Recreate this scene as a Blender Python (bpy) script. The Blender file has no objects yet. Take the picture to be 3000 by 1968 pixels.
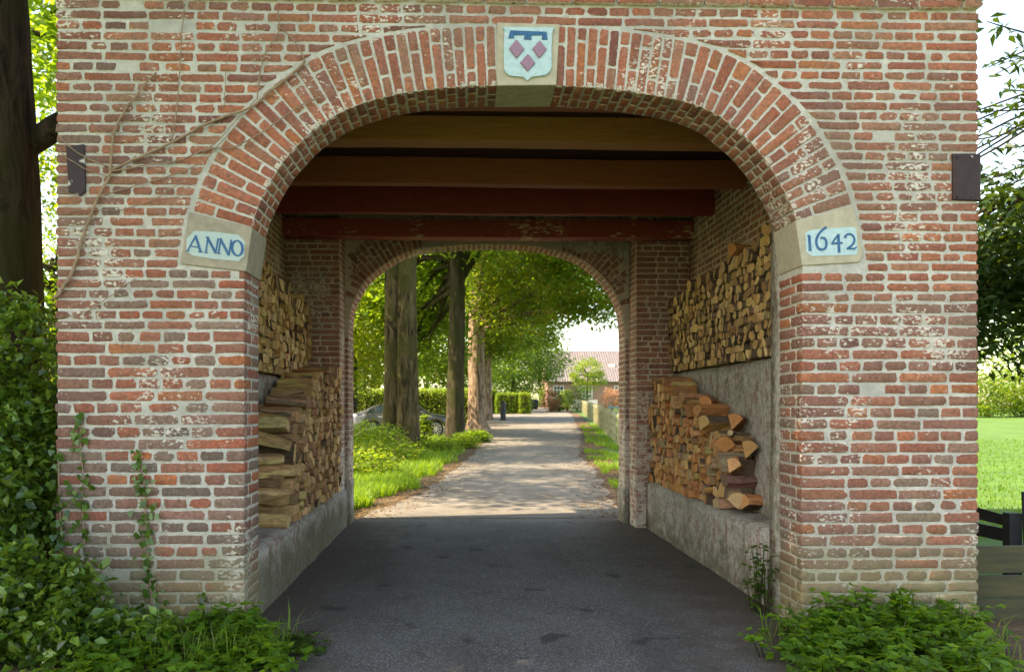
import bpy, bmesh, math, random
import numpy as np
from mathutils import Vector, Matrix, noise as mnoise

random.seed(7)
RNG = np.random.default_rng(7)
R = math.radians
scene = bpy.context.scene
C = scene.collection

# ------------------------------------------------------------------ camera
F, PSI = 2400.0, R(1.7)                 # focal length in photo pixels, yaw to the right
U0, V0 = 1355 + F * math.tan(PSI), 1193.0
CX, CY, CZ = 0.0, -5.8, 1.6
cam_d = bpy.data.cameras.new('camera')
cam = bpy.data.objects.new('camera', cam_d)
C.objects.link(cam)
cam.location = (CX, CY, CZ)
cam.rotation_euler = (R(90), 0, -PSI)
cam_d.sensor_width = 36.0
cam_d.lens = F / 3000 * 36
cam_d.shift_x = (1500 - U0) / 3000
cam_d.shift_y = (V0 - 984) / 3000
cam_d.clip_start = 0.05
cam_d.clip_end = 2000
cam_d.dof.use_dof = True
cam_d.dof.focus_distance = 6.2
cam_d.dof.aperture_fstop = 3.5
scene.camera = cam

# ------------------------------------------------------------------ light
SUN_EL, SUN_AZ = R(47), R(-8)           # azimuth: from -x, turned a little towards the camera side
S = Vector((-math.cos(SUN_EL) * math.cos(SUN_AZ), math.cos(SUN_EL) * math.sin(SUN_AZ), math.sin(SUN_EL)))
world = bpy.data.worlds.new('World')
scene.world = world
world.use_nodes = True
wn = world.node_tree
bg = wn.nodes['Background']
sky = wn.nodes.new('ShaderNodeTexSky')
sky.sky_type = 'NISHITA'
sky.sun_disc = False
sky.sun_elevation = SUN_EL
sky.sun_rotation = R(270) + SUN_AZ
sky.air_density = 1.0
sky.dust_density = 1.3
sky.ozone_density = 1.0
wn.links.new(sky.outputs[0], bg.inputs[0])
bg.inputs[1].default_value = 0.15
sun_d = bpy.data.lights.new('sun', 'SUN')
sun_d.energy = 3.5
sun_d.angle = R(0.55)
sun_d.color = (1.0, 0.93, 0.82)
sun = bpy.data.objects.new('sun', sun_d)
C.objects.link(sun)
sun.rotation_euler = S.to_track_quat('Z', 'Y').to_euler()
sun.location = S * 40
vs = scene.view_settings
vs.view_transform = 'Standard'
vs.look = 'None'
vs.gamma = 1.0
vs.exposure = 2.22
vs.use_white_balance = True              # balanced for open shade, as the photograph is
vs.white_balance_temperature = 8600
vs.white_balance_tint = 10
vs.use_curve_mapping = False
scene.cycles.max_bounces = 10
scene.cycles.diffuse_bounces = 8
scene.cycles.transparent_max_bounces = 8

# ------------------------------------------------------------------ pixels to places
FW = Vector((math.sin(PSI), math.cos(PSI), 0))
RT = Vector((math.cos(PSI), -math.sin(PSI), 0))

def ray(u, v):
    return FW + RT * ((u - U0) / F) + Vector((0, 0, (V0 - v) / F))

def P(u, v, y=0.0):
    """world (x, z) where the pixel's ray meets the plane of that y"""
    d = ray(u, v)
    t = (y - CY) / d.y
    return (CX + d.x * t, CZ + d.z * t)

def gz(x, y):
    """height of the ground: flat at the gate, rising gently beyond it"""
    if y < 6:
        return 0.0
    return 0.017 * (min(y, 120) - 6)

def GP(u, v):
    """point of the ground seen at a pixel"""
    d = ray(u, v)
    t = 3.0
    while t < 260:
        p = Vector((CX, CY, CZ)) + d * t
        if p.z <= gz(p.x, p.y):
            return p
        t += 0.05
    return p

def proj(x, y, z):
    w = Vector((x - CX, y - CY, z - CZ))
    dep = w.dot(FW)
    return (U0 + F * w.dot(RT) / dep, V0 - F * w.z / dep, dep)

# ------------------------------------------------------------------ materials
class NT:
    def __init__(s, name):
        s.m = bpy.data.materials.new(name)
        s.m.use_nodes = True
        s.t = s.m.node_tree
        s.b = s.t.nodes['Principled BSDF']
        s.out = s.t.nodes['Material Output']
        s.pos = None
    def n(s, typ, **kw):
        nd = s.t.nodes.new('ShaderNode' + typ)
        for k, v in kw.items():
            setattr(nd, k, v)
        return nd
    def l(s, a, b):
        s.t.links.new(a, b)
    def setv(s, sock, v):
        if hasattr(v, 'is_output') or hasattr(v, 'links'):
            s.l(v, sock)
        elif isinstance(v, (tuple, list)) and len(v) == 3 and sock.type == 'RGBA':
            sock.default_value = (*v, 1)
        else:
            sock.default_value = v
    def P(s):
        if s.pos is None:
            s.pos = s.n('NewGeometry').outputs['Position']
        return s.pos
    def noise(s, scale, detail=4, rough=0.55, vec=None, stretch=None, dist=0.0):
        nd = s.n('TexNoise')
        nd.inputs['Scale'].default_value = scale
        nd.inputs['Detail'].default_value = detail
        nd.inputs['Roughness'].default_value = rough
        nd.inputs['Distortion'].default_value = dist
        v = vec or s.P()
        if stretch:
            mp = s.n('Mapping')
            mp.inputs['Scale'].default_value = stretch
            s.l(v, mp.inputs['Vector'])
            v = mp.outputs[0]
        s.l(v, nd.inputs['Vector'])
        return nd.outputs['Fac']
    def ramp(s, fac, lo, hi, a=0.0, b=1.0):
        nd = s.n('MapRange')
        nd.inputs['From Min'].default_value = lo
        nd.inputs['From Max'].default_value = hi
        nd.inputs['To Min'].default_value = a
        nd.inputs['To Max'].default_value = b
        s.l(fac, nd.inputs['Value'])
        return nd.outputs[0]
    def math(s, op, a, b=0.5):
        nd = s.n('Math', operation=op)
        s.setv(nd.inputs[0], a)
        s.setv(nd.inputs[1], b)
        return nd.outputs[0]
    def mix(s, fac, a, b, blend='MIX'):
        nd = s.n('Mix', data_type='RGBA', blend_type=blend)
        s.setv(nd.inputs[0], fac)
        s.setv(nd.inputs[6], a)
        s.setv(nd.inputs[7], b)
        return nd.outputs[2]
    def attr(s, name, out='Color'):
        nd = s.n('Attribute', attribute_name=name)
        return nd.outputs[out]
    def xyz(s):
        nd = s.n('SeparateXYZ')
        s.l(s.P(), nd.inputs[0])
        return nd.outputs
    def bump(s, h, strength=0.4, dist=0.01):
        nd = s.n('Bump')
        nd.inputs['Strength'].default_value = strength
        nd.inputs['Distance'].default_value = dist
        s.l(h, nd.inputs['Height'])
        s.l(nd.outputs[0], s.b.inputs['Normal'])
    def fin(s, col=None, rough=0.8, spec=0.3, metal=0.0):
        if col is not None:
            s.setv(s.b.inputs['Base Color'], col)
        s.setv(s.b.inputs['Roughness'], rough)
        s.b.inputs['Specular IOR Level'].default_value = spec
        s.b.inputs['Metallic'].default_value = metal
        return s.m

def simple(name, a, b=None, scale=6, rough=0.8, bump=0.3, bdist=0.01, spec=0.3, metal=0.0, stretch=None, detail=5):
    m = NT(name)
    if b is None:
        b = tuple(c * 0.7 for c in a)
    nz = m.noise(scale, detail, stretch=stretch)
    col = m.mix(m.ramp(nz, 0.35, 0.65), a, b)
    if bump:
        m.bump(m.noise(scale * 3, 5, stretch=stretch), bump, bdist)
    return m.fin(col, rough, spec, metal)

def brick_material(name, algae=True, dark=1.0):
    m = NT(name)
    col = m.attr('col')
    edge = m.attr('edge', 'Fac')
    n1 = m.noise(38, 5, 0.6)
    n2 = m.noise(120, 3, 0.6)
    n3 = m.noise(9, 4, 0.6)
    n4 = m.noise(30, 4, 0.6, stretch=(1, 1, 1.7), dist=0.4)
    dk = m.mix(m.ramp(n1, 0.38, 0.66, 0.0, 0.6), col, (0.10, 0.05, 0.04))
    st = m.noise(0.8, 5, 0.65)
    dk = m.mix(m.ramp(st, 0.47, 0.64, 0.0, 0.6), dk, (0.17, 0.125, 0.10))
    dk = m.mix(m.ramp(m.noise(85, 4, 0.7), 0.56, 0.66, 0, 0.65), dk, (0.07, 0.045, 0.04))
    lt = m.mix(m.ramp(n2, 0.52, 0.75, 0.0, 0.35), dk, (0.5, 0.3, 0.2))
    # patches of grey weathering
    lt = m.mix(m.ramp(n3, 0.52, 0.72, 0.0, 0.4), lt, (0.29, 0.20, 0.155))
    # lime smeared over edges and in spots
    e = m.math('ADD', m.math('MULTIPLY', edge, 0.42), m.math('MULTIPLY', n4, 1.15))
    lime = m.ramp(e, 0.83, 0.95)
    big = m.noise(1.7, 4, 0.6)
    spots = m.ramp(m.math('ADD', m.math('MULTIPLY', big, 0.62), m.math('MULTIPLY', n4, 0.55)), 0.665, 0.70, 0.0, 0.92)
    if not algae:                            # old limewash left on the lower inner walls
        wash = m.ramp(m.math('ADD', m.math('MULTIPLY', m.ramp(m.xyz()[2], 2.3, 0.9), 0.16), m.math('MULTIPLY', m.noise(6, 6, 0.7), 0.9)), 0.55, 0.64, 0, 0.75)
        spots = m.math('MAXIMUM', spots, wash)
    lime = m.math('MAXIMUM', m.math('MULTIPLY', lime, 0.8), spots)
    c = m.mix(lime, lt, (0.62, 0.56, 0.48))
    if algae:
        z = m.xyz()[2]
        low = m.ramp(z, 0.95, 0.05)
        n5 = m.noise(7.5, 7, 0.75)
        al = m.ramp(m.math('ADD', m.math('MULTIPLY', low, 0.55), m.math('MULTIPLY', n5, 0.8)), 0.56, 0.82, 0.0, 0.75)
        c = m.mix(al, c, (0.20, 0.18, 0.095))
        c = m.mix(m.ramp(m.math('ADD', m.math('MULTIPLY', low, 0.2), m.math('MULTIPLY', m.noise(8, 5, 0.7), 0.8)), 0.60, 0.68, 0, 0.5), c, (0.36, 0.25, 0.09))
        n6 = m.noise(14, 5, 0.7)
        li = m.ramp(m.math('ADD', m.math('MULTIPLY', low, 0.3), m.math('MULTIPLY', n6, 0.8)), 0.68, 0.76, 0.0, 0.7)
        c = m.mix(li, c, (0.42, 0.40, 0.33))
    if dark != 1.0:
        c = m.mix(1.0, c, (dark, dark, dark), 'MULTIPLY')
    h = m.math('ADD', m.math('MULTIPLY', n1, 0.7), m.math('MULTIPLY', n2, 0.3))
    m.bump(h, 0.8, 0.008)
    return m.fin(c, 0.9, 0.15)

def mortar_material(name, a=(0.62, 0.585, 0.52), b=(0.43, 0.40, 0.35), algae=True):
    m = NT(name)
    n1 = m.noise(18, 6, 0.65)
    n2 = m.noise(2.0, 4, 0.6)
    n3 = m.noise(140, 3, 0.6)
    c = m.mix(m.ramp(n1, 0.35, 0.7), a, b)
    c = m.mix(m.ramp(n2, 0.50, 0.66, 0.0, 0.6), c, (0.37, 0.36, 0.33))
    c = m.mix(m.ramp(n3, 0.55, 0.7, 0, 0.5), c, (0.25, 0.23, 0.2))
    c = m.mix(m.ramp(m.noise(0.8, 5, 0.65), 0.47, 0.64, 0.0, 0.55), c, (0.29, 0.26, 0.215))
    c = m.mix(m.ramp(m.noise(7, 6, 0.7), 0.54, 0.64, 0, 0.5), c, (0.33, 0.28, 0.23))
    if algae:
        z = m.xyz()[2]
        low = m.ramp(z, 1.1, 0.05)
        al = m.ramp(m.math('ADD', m.math('MULTIPLY', low, 0.6), m.math('MULTIPLY', m.noise(5, 6, 0.65), 0.7)), 0.52, 0.8, 0.0, 0.85)
        c = m.mix(al, c, (0.30, 0.285, 0.175))
    m.bump(m.math('ADD', n1, m.math('MULTIPLY', n3, 0.5)), 0.9, 0.012)
    return m.fin(c, 0.95, 0.1)

def plaster_material(name, moss=0.35):
    m = NT(name)
    n1 = m.noise(2.6, 7, 0.7)
    n2 = m.noise(22, 6, 0.7)
    n3 = m.noise(8.5, 6, 0.75, stretch=(1, 1, 0.6))
    n4 = m.noise(48, 4, 0.7, stretch=(1, 1, 0.35))
    c = m.mix(m.ramp(n2, 0.42, 0.58), (0.56, 0.515, 0.44), (0.36, 0.325, 0.27))
    c = m.mix(m.ramp(n3, 0.535, 0.575, 0, 0.8), c, (0.33, 0.165, 0.13))
    c = m.mix(m.ramp(n1, 0.52, 0.60, 0, 0.7), c, (0.21, 0.19, 0.135))
    c = m.mix(m.ramp(n4, 0.56, 0.60, 0, 0.75), c, (0.66, 0.62, 0.55))
    c = m.mix(m.ramp(m.noise(60, 3, 0.6), 0.60, 0.66, 0, 0.7), c, (0.14, 0.12, 0.09))
    z = m.xyz()[2]
    low = m.ramp(z, 0.75, 0.05)
    al = m.ramp(m.math('ADD', m.math('MULTIPLY', low, moss), m.math('MULTIPLY', m.noise(5, 6, 0.7), 0.75)), 0.56, 0.74, 0.0, 0.75)
    c = m.mix(al, c, (0.15, 0.14, 0.085))
    m.bump(m.math('ADD', n2, m.math('MULTIPLY', n3, 1.4)), 1.0, 0.03)
    return m.fin(c, 0.95, 0.1)

def stone_material(name, a, b):
    m = NT(name)
    n1 = m.noise(14, 6, 0.65)
    n2 = m.noise(70, 4, 0.6, stretch=(1, 1, 3))
    c = m.mix(m.ramp(n1, 0.32, 0.68), a, b)
    c = m.mix(m.ramp(n2, 0.5, 0.75, 0, 0.4), c, (0.22, 0.19, 0.14))
    m.bump(m.math('ADD', n1, n2), 0.5, 0.006)
    return m.fin(c, 0.9, 0.15)

def wood_material(name, a, b, peel=None, rough=0.65):
    m = NT(name)
    st = (0.5, 9, 9)
    n1 = m.noise(5, 6, 0.65, stretch=st, dist=0.6)
    n2 = m.noise(26, 5, 0.6, stretch=st)
    c = m.mix(m.ramp(n1, 0.3, 0.7), a, b)
    c = m.mix(m.ramp(n2, 0.52, 0.72, 0, 0.6), c, tuple(x * 0.4 for x in a))
    if peel:
        pn = m.ramp(m.math('ADD', m.math('MULTIPLY', m.noise(1.6, 3), 0.5), m.math('MULTIPLY', m.noise(28, 6, 0.7, stretch=(0.35, 1, 1)), 0.65)), 0.64, 0.68)
        c = m.mix(pn, c, peel)
    m.bump(m.math('ADD', n1, n2), 0.5, 0.006)
    return m.fin(c, rough, 0.25)

def leaf_material(name, trans=0.5, gloss=0.35, rough=0.45, warm=(0.16, 0.24, 0.02)):
    m = NT(name)
    col = m.attr('col')
    tr = m.n('BsdfTranslucent')
    tcol = m.mix(0.6, col, warm)
    tcol = m.mix(1.0, tcol, (2.3, 2.2, 1.3), 'MULTIPLY')
    m.l(tcol, tr.inputs['Color'])
    m.setv(m.b.inputs['Base Color'], col)
    m.b.inputs['Roughness'].default_value = rough
    m.b.inputs['Specular IOR Level'].default_value = gloss
    mx = m.n('MixShader')
    mx.inputs[0].default_value = trans
    m.l(m.b.outputs[0], mx.inputs[1])
    m.l(tr.outputs[0], mx.inputs[2])
    m.l(mx.outputs[0], m.out.inputs['Surface'])
    return m.m

def bark_material(name, a, b, moss=None):
    m = NT(name)
    n1 = m.noise(7, 7, 0.72, stretch=(1, 1, 0.2), dist=0.9)
    n2 = m.noise(1.3, 4)
    c = m.mix(m.ramp(n1, 0.42, 0.58), a, b)
    if moss:
        c = m.mix(m.ramp(n2, 0.42, 0.6, 0, 0.8), c, moss)
    m.bump(n1, 1.0, 0.05)
    return m.fin(c, 0.95, 0.1)

def asphalt_material(name):
    """worn asphalt: chips, patches, dirt along its edges in the passage, dusty tone with painted sunlight out on the lane"""
    m = NT(name)
    x, y, _ = m.xyz()
    n1 = m.noise(1.1, 5, 0.65)
    v = m.n('TexVoronoi')
    v.inputs['Scale'].default_value = 120
    m.l(m.P(), v.inputs['Vector'])
    vr = m.n('SeparateColor')
    m.l(v.outputs['Color'], vr.inputs[0])
    n3 = m.noise(240, 2, 0.5)
    n4 = m.noise(3.4, 6, 0.72)
    c = m.mix(m.ramp(n1, 0.40, 0.60), (0.098, 0.095, 0.092), (0.066, 0.063, 0.060))
    c = m.mix(m.ramp(vr.outputs[0], 0.6, 1.0, 0, 0.75), c, (0.29, 0.28, 0.27))
    c = m.mix(m.ramp(n3, 0.52, 0.72, 0, 0.6), c, (0.035, 0.033, 0.032))
    # brown dirt gathering towards the walls
    off = m.math('ABSOLUTE', m.math('SUBTRACT', x, 0.42), 0)
    d = m.math('ADD', m.math('MULTIPLY', off, 0.42), m.math('MULTIPLY', n4, 0.9))
    c = m.mix(m.ramp(d, 0.86, 1.18, 0, 0.85), c, (0.075, 0.055, 0.040))
    c = m.mix(m.ramp(m.noise(0.7, 4, 0.6, stretch=(1.6, 0.35, 1)), 0.52, 0.66, 0, 0.5), c, (0.055, 0.045, 0.038))
    c = m.mix(m.ramp(m.noise(2.3, 2, 0.4), 0.66, 0.69, 0, 0.7), c, (0.03, 0.026, 0.023))
    # paler beyond the gate: dusty tone with the lane's sunlight painted in
    sun_dust = m.math('ADD', y, m.math('MULTIPLY', n4, 2.2))
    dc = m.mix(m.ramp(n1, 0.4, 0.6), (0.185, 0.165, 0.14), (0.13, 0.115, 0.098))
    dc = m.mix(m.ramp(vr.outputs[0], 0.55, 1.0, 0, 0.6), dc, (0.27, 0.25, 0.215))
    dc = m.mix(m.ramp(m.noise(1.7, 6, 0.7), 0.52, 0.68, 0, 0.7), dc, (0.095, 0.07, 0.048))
    c = m.mix(m.ramp(sun_dust, 6.6, 7.6), c, dc)
    m.bump(m.math('ADD', m.math('MULTIPLY', v.outputs['Distance'], 0.8), n3), 0.7, 0.007)
    return m.fin(c, 0.85, 0.25)

def attr_wood(name):
    """colour from the mesh; rings on cut ends (edge runs 0 to 1 there), fibres along the sides (edge -1)"""
    m = NT(name)
    col = m.attr('col')
    edge = m.attr('edge', 'Fac')
    isend = m.ramp(edge, -0.5, -0.2)
    n1 = m.noise(60, 5, 0.7)
    n2 = m.noise(22, 6, 0.7, stretch=(0.16, 1, 1), dist=0.5)
    n3 = m.noise(9, 4, 0.6)
    side = m.mix(m.ramp(n2, 0.42, 0.60, 0, 0.75), col, m.mix(1.0, col, (0.42, 0.36, 0.32), 'MULTIPLY'))
    side = m.mix(m.ramp(n3, 0.5, 0.68, 0, 0.5), side, (0.20, 0.15, 0.11))
    w = m.math('SINE', m.math('ADD', m.math('MULTIPLY', edge, 34.0), m.math('MULTIPLY', n3, 14.0)), 0)
    end = m.mix(m.ramp(w, -0.2, 1.0, 0, 0.35), col, m.mix(1.0, col, (0.5, 0.42, 0.34), 'MULTIPLY'))
    end = m.mix(m.ramp(n1, 0.5, 0.68, 0, 0.6), end, m.mix(1.0, col, (0.45, 0.38, 0.32), 'MULTIPLY'))
    end = m.mix(m.ramp(m.math('ADD', edge, m.math('MULTIPLY', n1, 0.25)), 1.04, 1.1, 0, 0.8), end, (0.10, 0.07, 0.045))
    c = m.mix(isend, side, end)
    m.bump(m.math('ADD', n1, m.math('MULTIPLY', n2, 1.6)), 0.9, 0.01)
    return m.fin(c, 0.9, 0.1)

M = {}
M['brick'] = brick_material('red brick')
M['brick_in'] = brick_material('inner brick', algae=False)
M['mortar'] = mortar_material('lime mortar')
M['mortar_in'] = mortar_material('old inner mortar', (0.62, 0.52, 0.40), (0.48, 0.39, 0.30), algae=False)
M['plaster'] = plaster_material('peeling plaster')
M['plaster_moss'] = plaster_material('mossy plaster', 0.55)
M['stone'] = stone_material('sandstone', (0.38, 0.325, 0.245), (0.26, 0.22, 0.165))
M['stone_pale'] = stone_material('pale sandstone', (0.50, 0.435, 0.32), (0.38, 0.33, 0.25))
M['blue_pale'] = simple('pale blue paint', (0.46, 0.60, 0.62), (0.36, 0.50, 0.52), 40, 0.8, 0.2, 0.003)
M['blue_grey'] = simple('grey blue paint', (0.34, 0.45, 0.47), (0.44, 0.50, 0.44), 60, 0.85, 0.4, 0.004)
M['blue_deep'] = simple('deep blue paint', (0.02, 0.09, 0.21), (0.03, 0.13, 0.26), 30, 0.6, 0.2, 0.003)
M['mauve'] = simple('mauve paint', (0.33, 0.18, 0.25), (0.28, 0.17, 0.24), 60, 0.75, 0.3, 0.003)
M['rust'] = simple('brown painted iron', (0.045, 0.022, 0.022), (0.028, 0.016, 0.017), 20, 0.55, 0.3, 0.003)
def flaking(name):
    m = NT(name)
    c = m.mix(m.ramp(m.noise(11, 3, 0.5), 0.59, 0.63), (0.045, 0.028, 0.033), (0.5, 0.46, 0.42))
    m.bump(m.noise(30, 5), 0.5, 0.004)
    return m.fin(c, 0.7, 0.3)
M['rust_old'] = flaking('flaking iron')
M['beam_brown'] = wood_material('brown oak beam', (0.44, 0.20, 0.062), (0.28, 0.125, 0.04))
M['beam_dark'] = wood_material('dark oak beam', (0.33, 0.10, 0.04), (0.22, 0.07, 0.028))
M['beam_red'] = wood_material('red painted beam', (0.26, 0.04, 0.024), (0.18, 0.028, 0.018))
M['beam_peel'] = wood_material('peeling red beam', (0.29, 0.05, 0.03), (0.21, 0.036, 0.022), peel=(0.50, 0.36, 0.22))
M['board'] = wood_material('ceiling board', (0.05, 0.022, 0.013), (0.035, 0.016, 0.01))
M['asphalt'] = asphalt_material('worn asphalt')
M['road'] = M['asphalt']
M['soil'] = simple('leafy soil', (0.07, 0.05, 0.03), (0.12, 0.075, 0.04), 9, 0.95, 0.8, 0.02)
M['lawn'] = simple('lawn ground', (0.075, 0.155, 0.022), (0.05, 0.11, 0.018), 0.9, 0.95, 0.8, 0.03)
M['leaf'] = leaf_material('leaf')
M['leaf_gloss'] = leaf_material('glossy leaf', 0.3, 0.6, 0.3)
M['leaf_shade'] = leaf_material('dark leaf', 0.14, 0.3, 0.5)  # darkened leaf copy; backlit silhouette against the sky put into the material
M['leaf_red'] = leaf_material('red leaf', 0.3, 0.4, 0.4, (0.28, 0.12, 0.07))
M['grass'] = leaf_material('grass blade', 0.4, 0.25, 0.5, (0.2, 0.3, 0.02))
M['litter'] = leaf_material('dry leaf', 0.1, 0.15, 0.8, (0.2, 0.1, 0.03))
M['bark'] = bark_material('ridged bark', (0.13, 0.092, 0.05), (0.024, 0.018, 0.011), (0.062, 0.056, 0.019))
M['bark_dark'] = bark_material('dark bark', (0.075, 0.055, 0.036), (0.02, 0.016, 0.011), (0.04, 0.042, 0.014))
M['bark_pale'] = bark_material('flaky pale bark', (0.32, 0.23, 0.165), (0.12, 0.075, 0.05))
M['twig'] = simple('dry creeper stem', (0.34, 0.235, 0.155), (0.22, 0.145, 0.095), 40, 0.9, 0.5, 0.003)
M['wood_end'] = attr_wood('log wood')
M['fence'] = simple('weathered fence wood', (0.42, 0.38, 0.23), (0.28, 0.255, 0.14), 9, 0.9, 0.5, 0.005, stretch=(3, 3, 0.6))
M['fence_black'] = simple('black fence paint', (0.018, 0.017, 0.017), (0.03, 0.028, 0.028), 10, 0.7, 0.3, 0.003)
M['fence_olive'] = simple('mossy board', (0.085, 0.078, 0.038), (0.055, 0.052, 0.03), 6, 0.85, 0.5, 0.004, stretch=(0.5, 4, 4))
M['white'] = simple('white paint', (0.75, 0.75, 0.72), (0.65, 0.65, 0.62), 8, 0.6, 0.1)
M['teal'] = simple('blue grey rail paint', (0.12, 0.20, 0.22), (0.10, 0.16, 0.18), 8, 0.6, 0.1)
M['car'] = simple('grey metallic paint', (0.15, 0.15, 0.16), (0.145, 0.145, 0.155), 3, 0.22, 0, spec=0.6, metal=0.75)
M['car_dark'] = simple('black plastic', (0.012, 0.012, 0.013), None, 5, 0.5, 0)
M['glass'] = simple('tinted glass', (0.02, 0.035, 0.03), (0.02, 0.03, 0.03), 3, 0.05, 0, spec=0.9)
M['chrome'] = simple('bright metal', (0.62, 0.60, 0.57), (0.55, 0.54, 0.52), 5, 0.3, 0, metal=0.6)
M['lamp'] = simple('lamp lens', (0.55, 0.12, 0.05), (0.5, 0.1, 0.04), 5, 0.2, 0, spec=0.6)
M['tyre'] = simple('tyre rubber', (0.015, 0.015, 0.015), (0.02, 0.02, 0.02), 9, 0.85, 0.2)
M['iron'] = simple('cast iron paint', (0.022, 0.026, 0.030), (0.03, 0.034, 0.04), 20, 0.5, 0.2, 0.004)
M['tile'] = simple('roof tile', (0.21, 0.185, 0.19), (0.16, 0.14, 0.145), 2.5, 0.8, 0.3, 0.01)
M['house_brick'] = simple('far brick', (0.33, 0.19, 0.15), (0.27, 0.15, 0.12), 12, 0.9, 0.3)
M['slate'] = simple('gate roof tile', (0.2, 0.1, 0.07), (0.14, 0.07, 0.055), 5, 0.85, 0.4)

# ------------------------------------------------------------------ mesh helpers
def link(o, parent=None):
    C.objects.link(o)
    if parent is not None:
        o.parent = parent
    return o

def tag(o, label=None, cat=None, group=None, kind=None):
    if label: o['label'] = label
    if cat: o['category'] = cat
    if group: o['group'] = group
    if kind: o['kind'] = kind
    return o

def empty(name, loc=(0, 0, 0), rz=0.0):
    o = bpy.data.objects.new(name, None)
    o.location = loc
    o.rotation_euler = (0, 0, rz)
    o.empty_display_size = 0.2
    return link(o)

def arr_mesh(name, verts, tris, mat, parent=None, col=None, edge=None, smooth=False, mats=None, mi=None):
    """numpy arrays to one mesh object; col per vertex (n,3)"""
    verts = np.asarray(verts, dtype=np.float32).reshape(-1, 3)
    tris = np.asarray(tris, dtype=np.int32).reshape(-1, 3)
    me = bpy.data.meshes.new(name)
    nv, nt = len(verts), len(tris)
    me.vertices.add(nv)
    me.vertices.foreach_set('co', verts.ravel())
    me.loops.add(nt * 3)
    me.loops.foreach_set('vertex_index', tris.ravel())
    me.polygons.add(nt)
    me.polygons.foreach_set('loop_start', np.arange(0, nt * 3, 3, dtype=np.int32))
    me.polygons.foreach_set('loop_total', np.full(nt, 3, dtype=np.int32))
    if smooth:
        me.polygons.foreach_set('use_smooth', np.ones(nt, dtype=bool))
    if mats:
        for m_ in mats: me.materials.append(m_)
        me.polygons.foreach_set('material_index', np.asarray(mi, dtype=np.int32))
    else:
        me.materials.append(mat)
    me.update(calc_edges=True)
    if col is not None:
        a = me.attributes.new('col', 'FLOAT_COLOR', 'POINT')
        c4 = np.ones((nv, 4), dtype=np.float32)
        c4[:, :3] = col
        a.data.foreach_set('color', c4.ravel())
    if edge is not None:
        a = me.attributes.new('edge', 'FLOAT', 'POINT')
        a.data.foreach_set('value', np.asarray(edge, dtype=np.float32))
    me.validate()
    return link(bpy.data.objects.new(name, me), parent)

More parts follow.
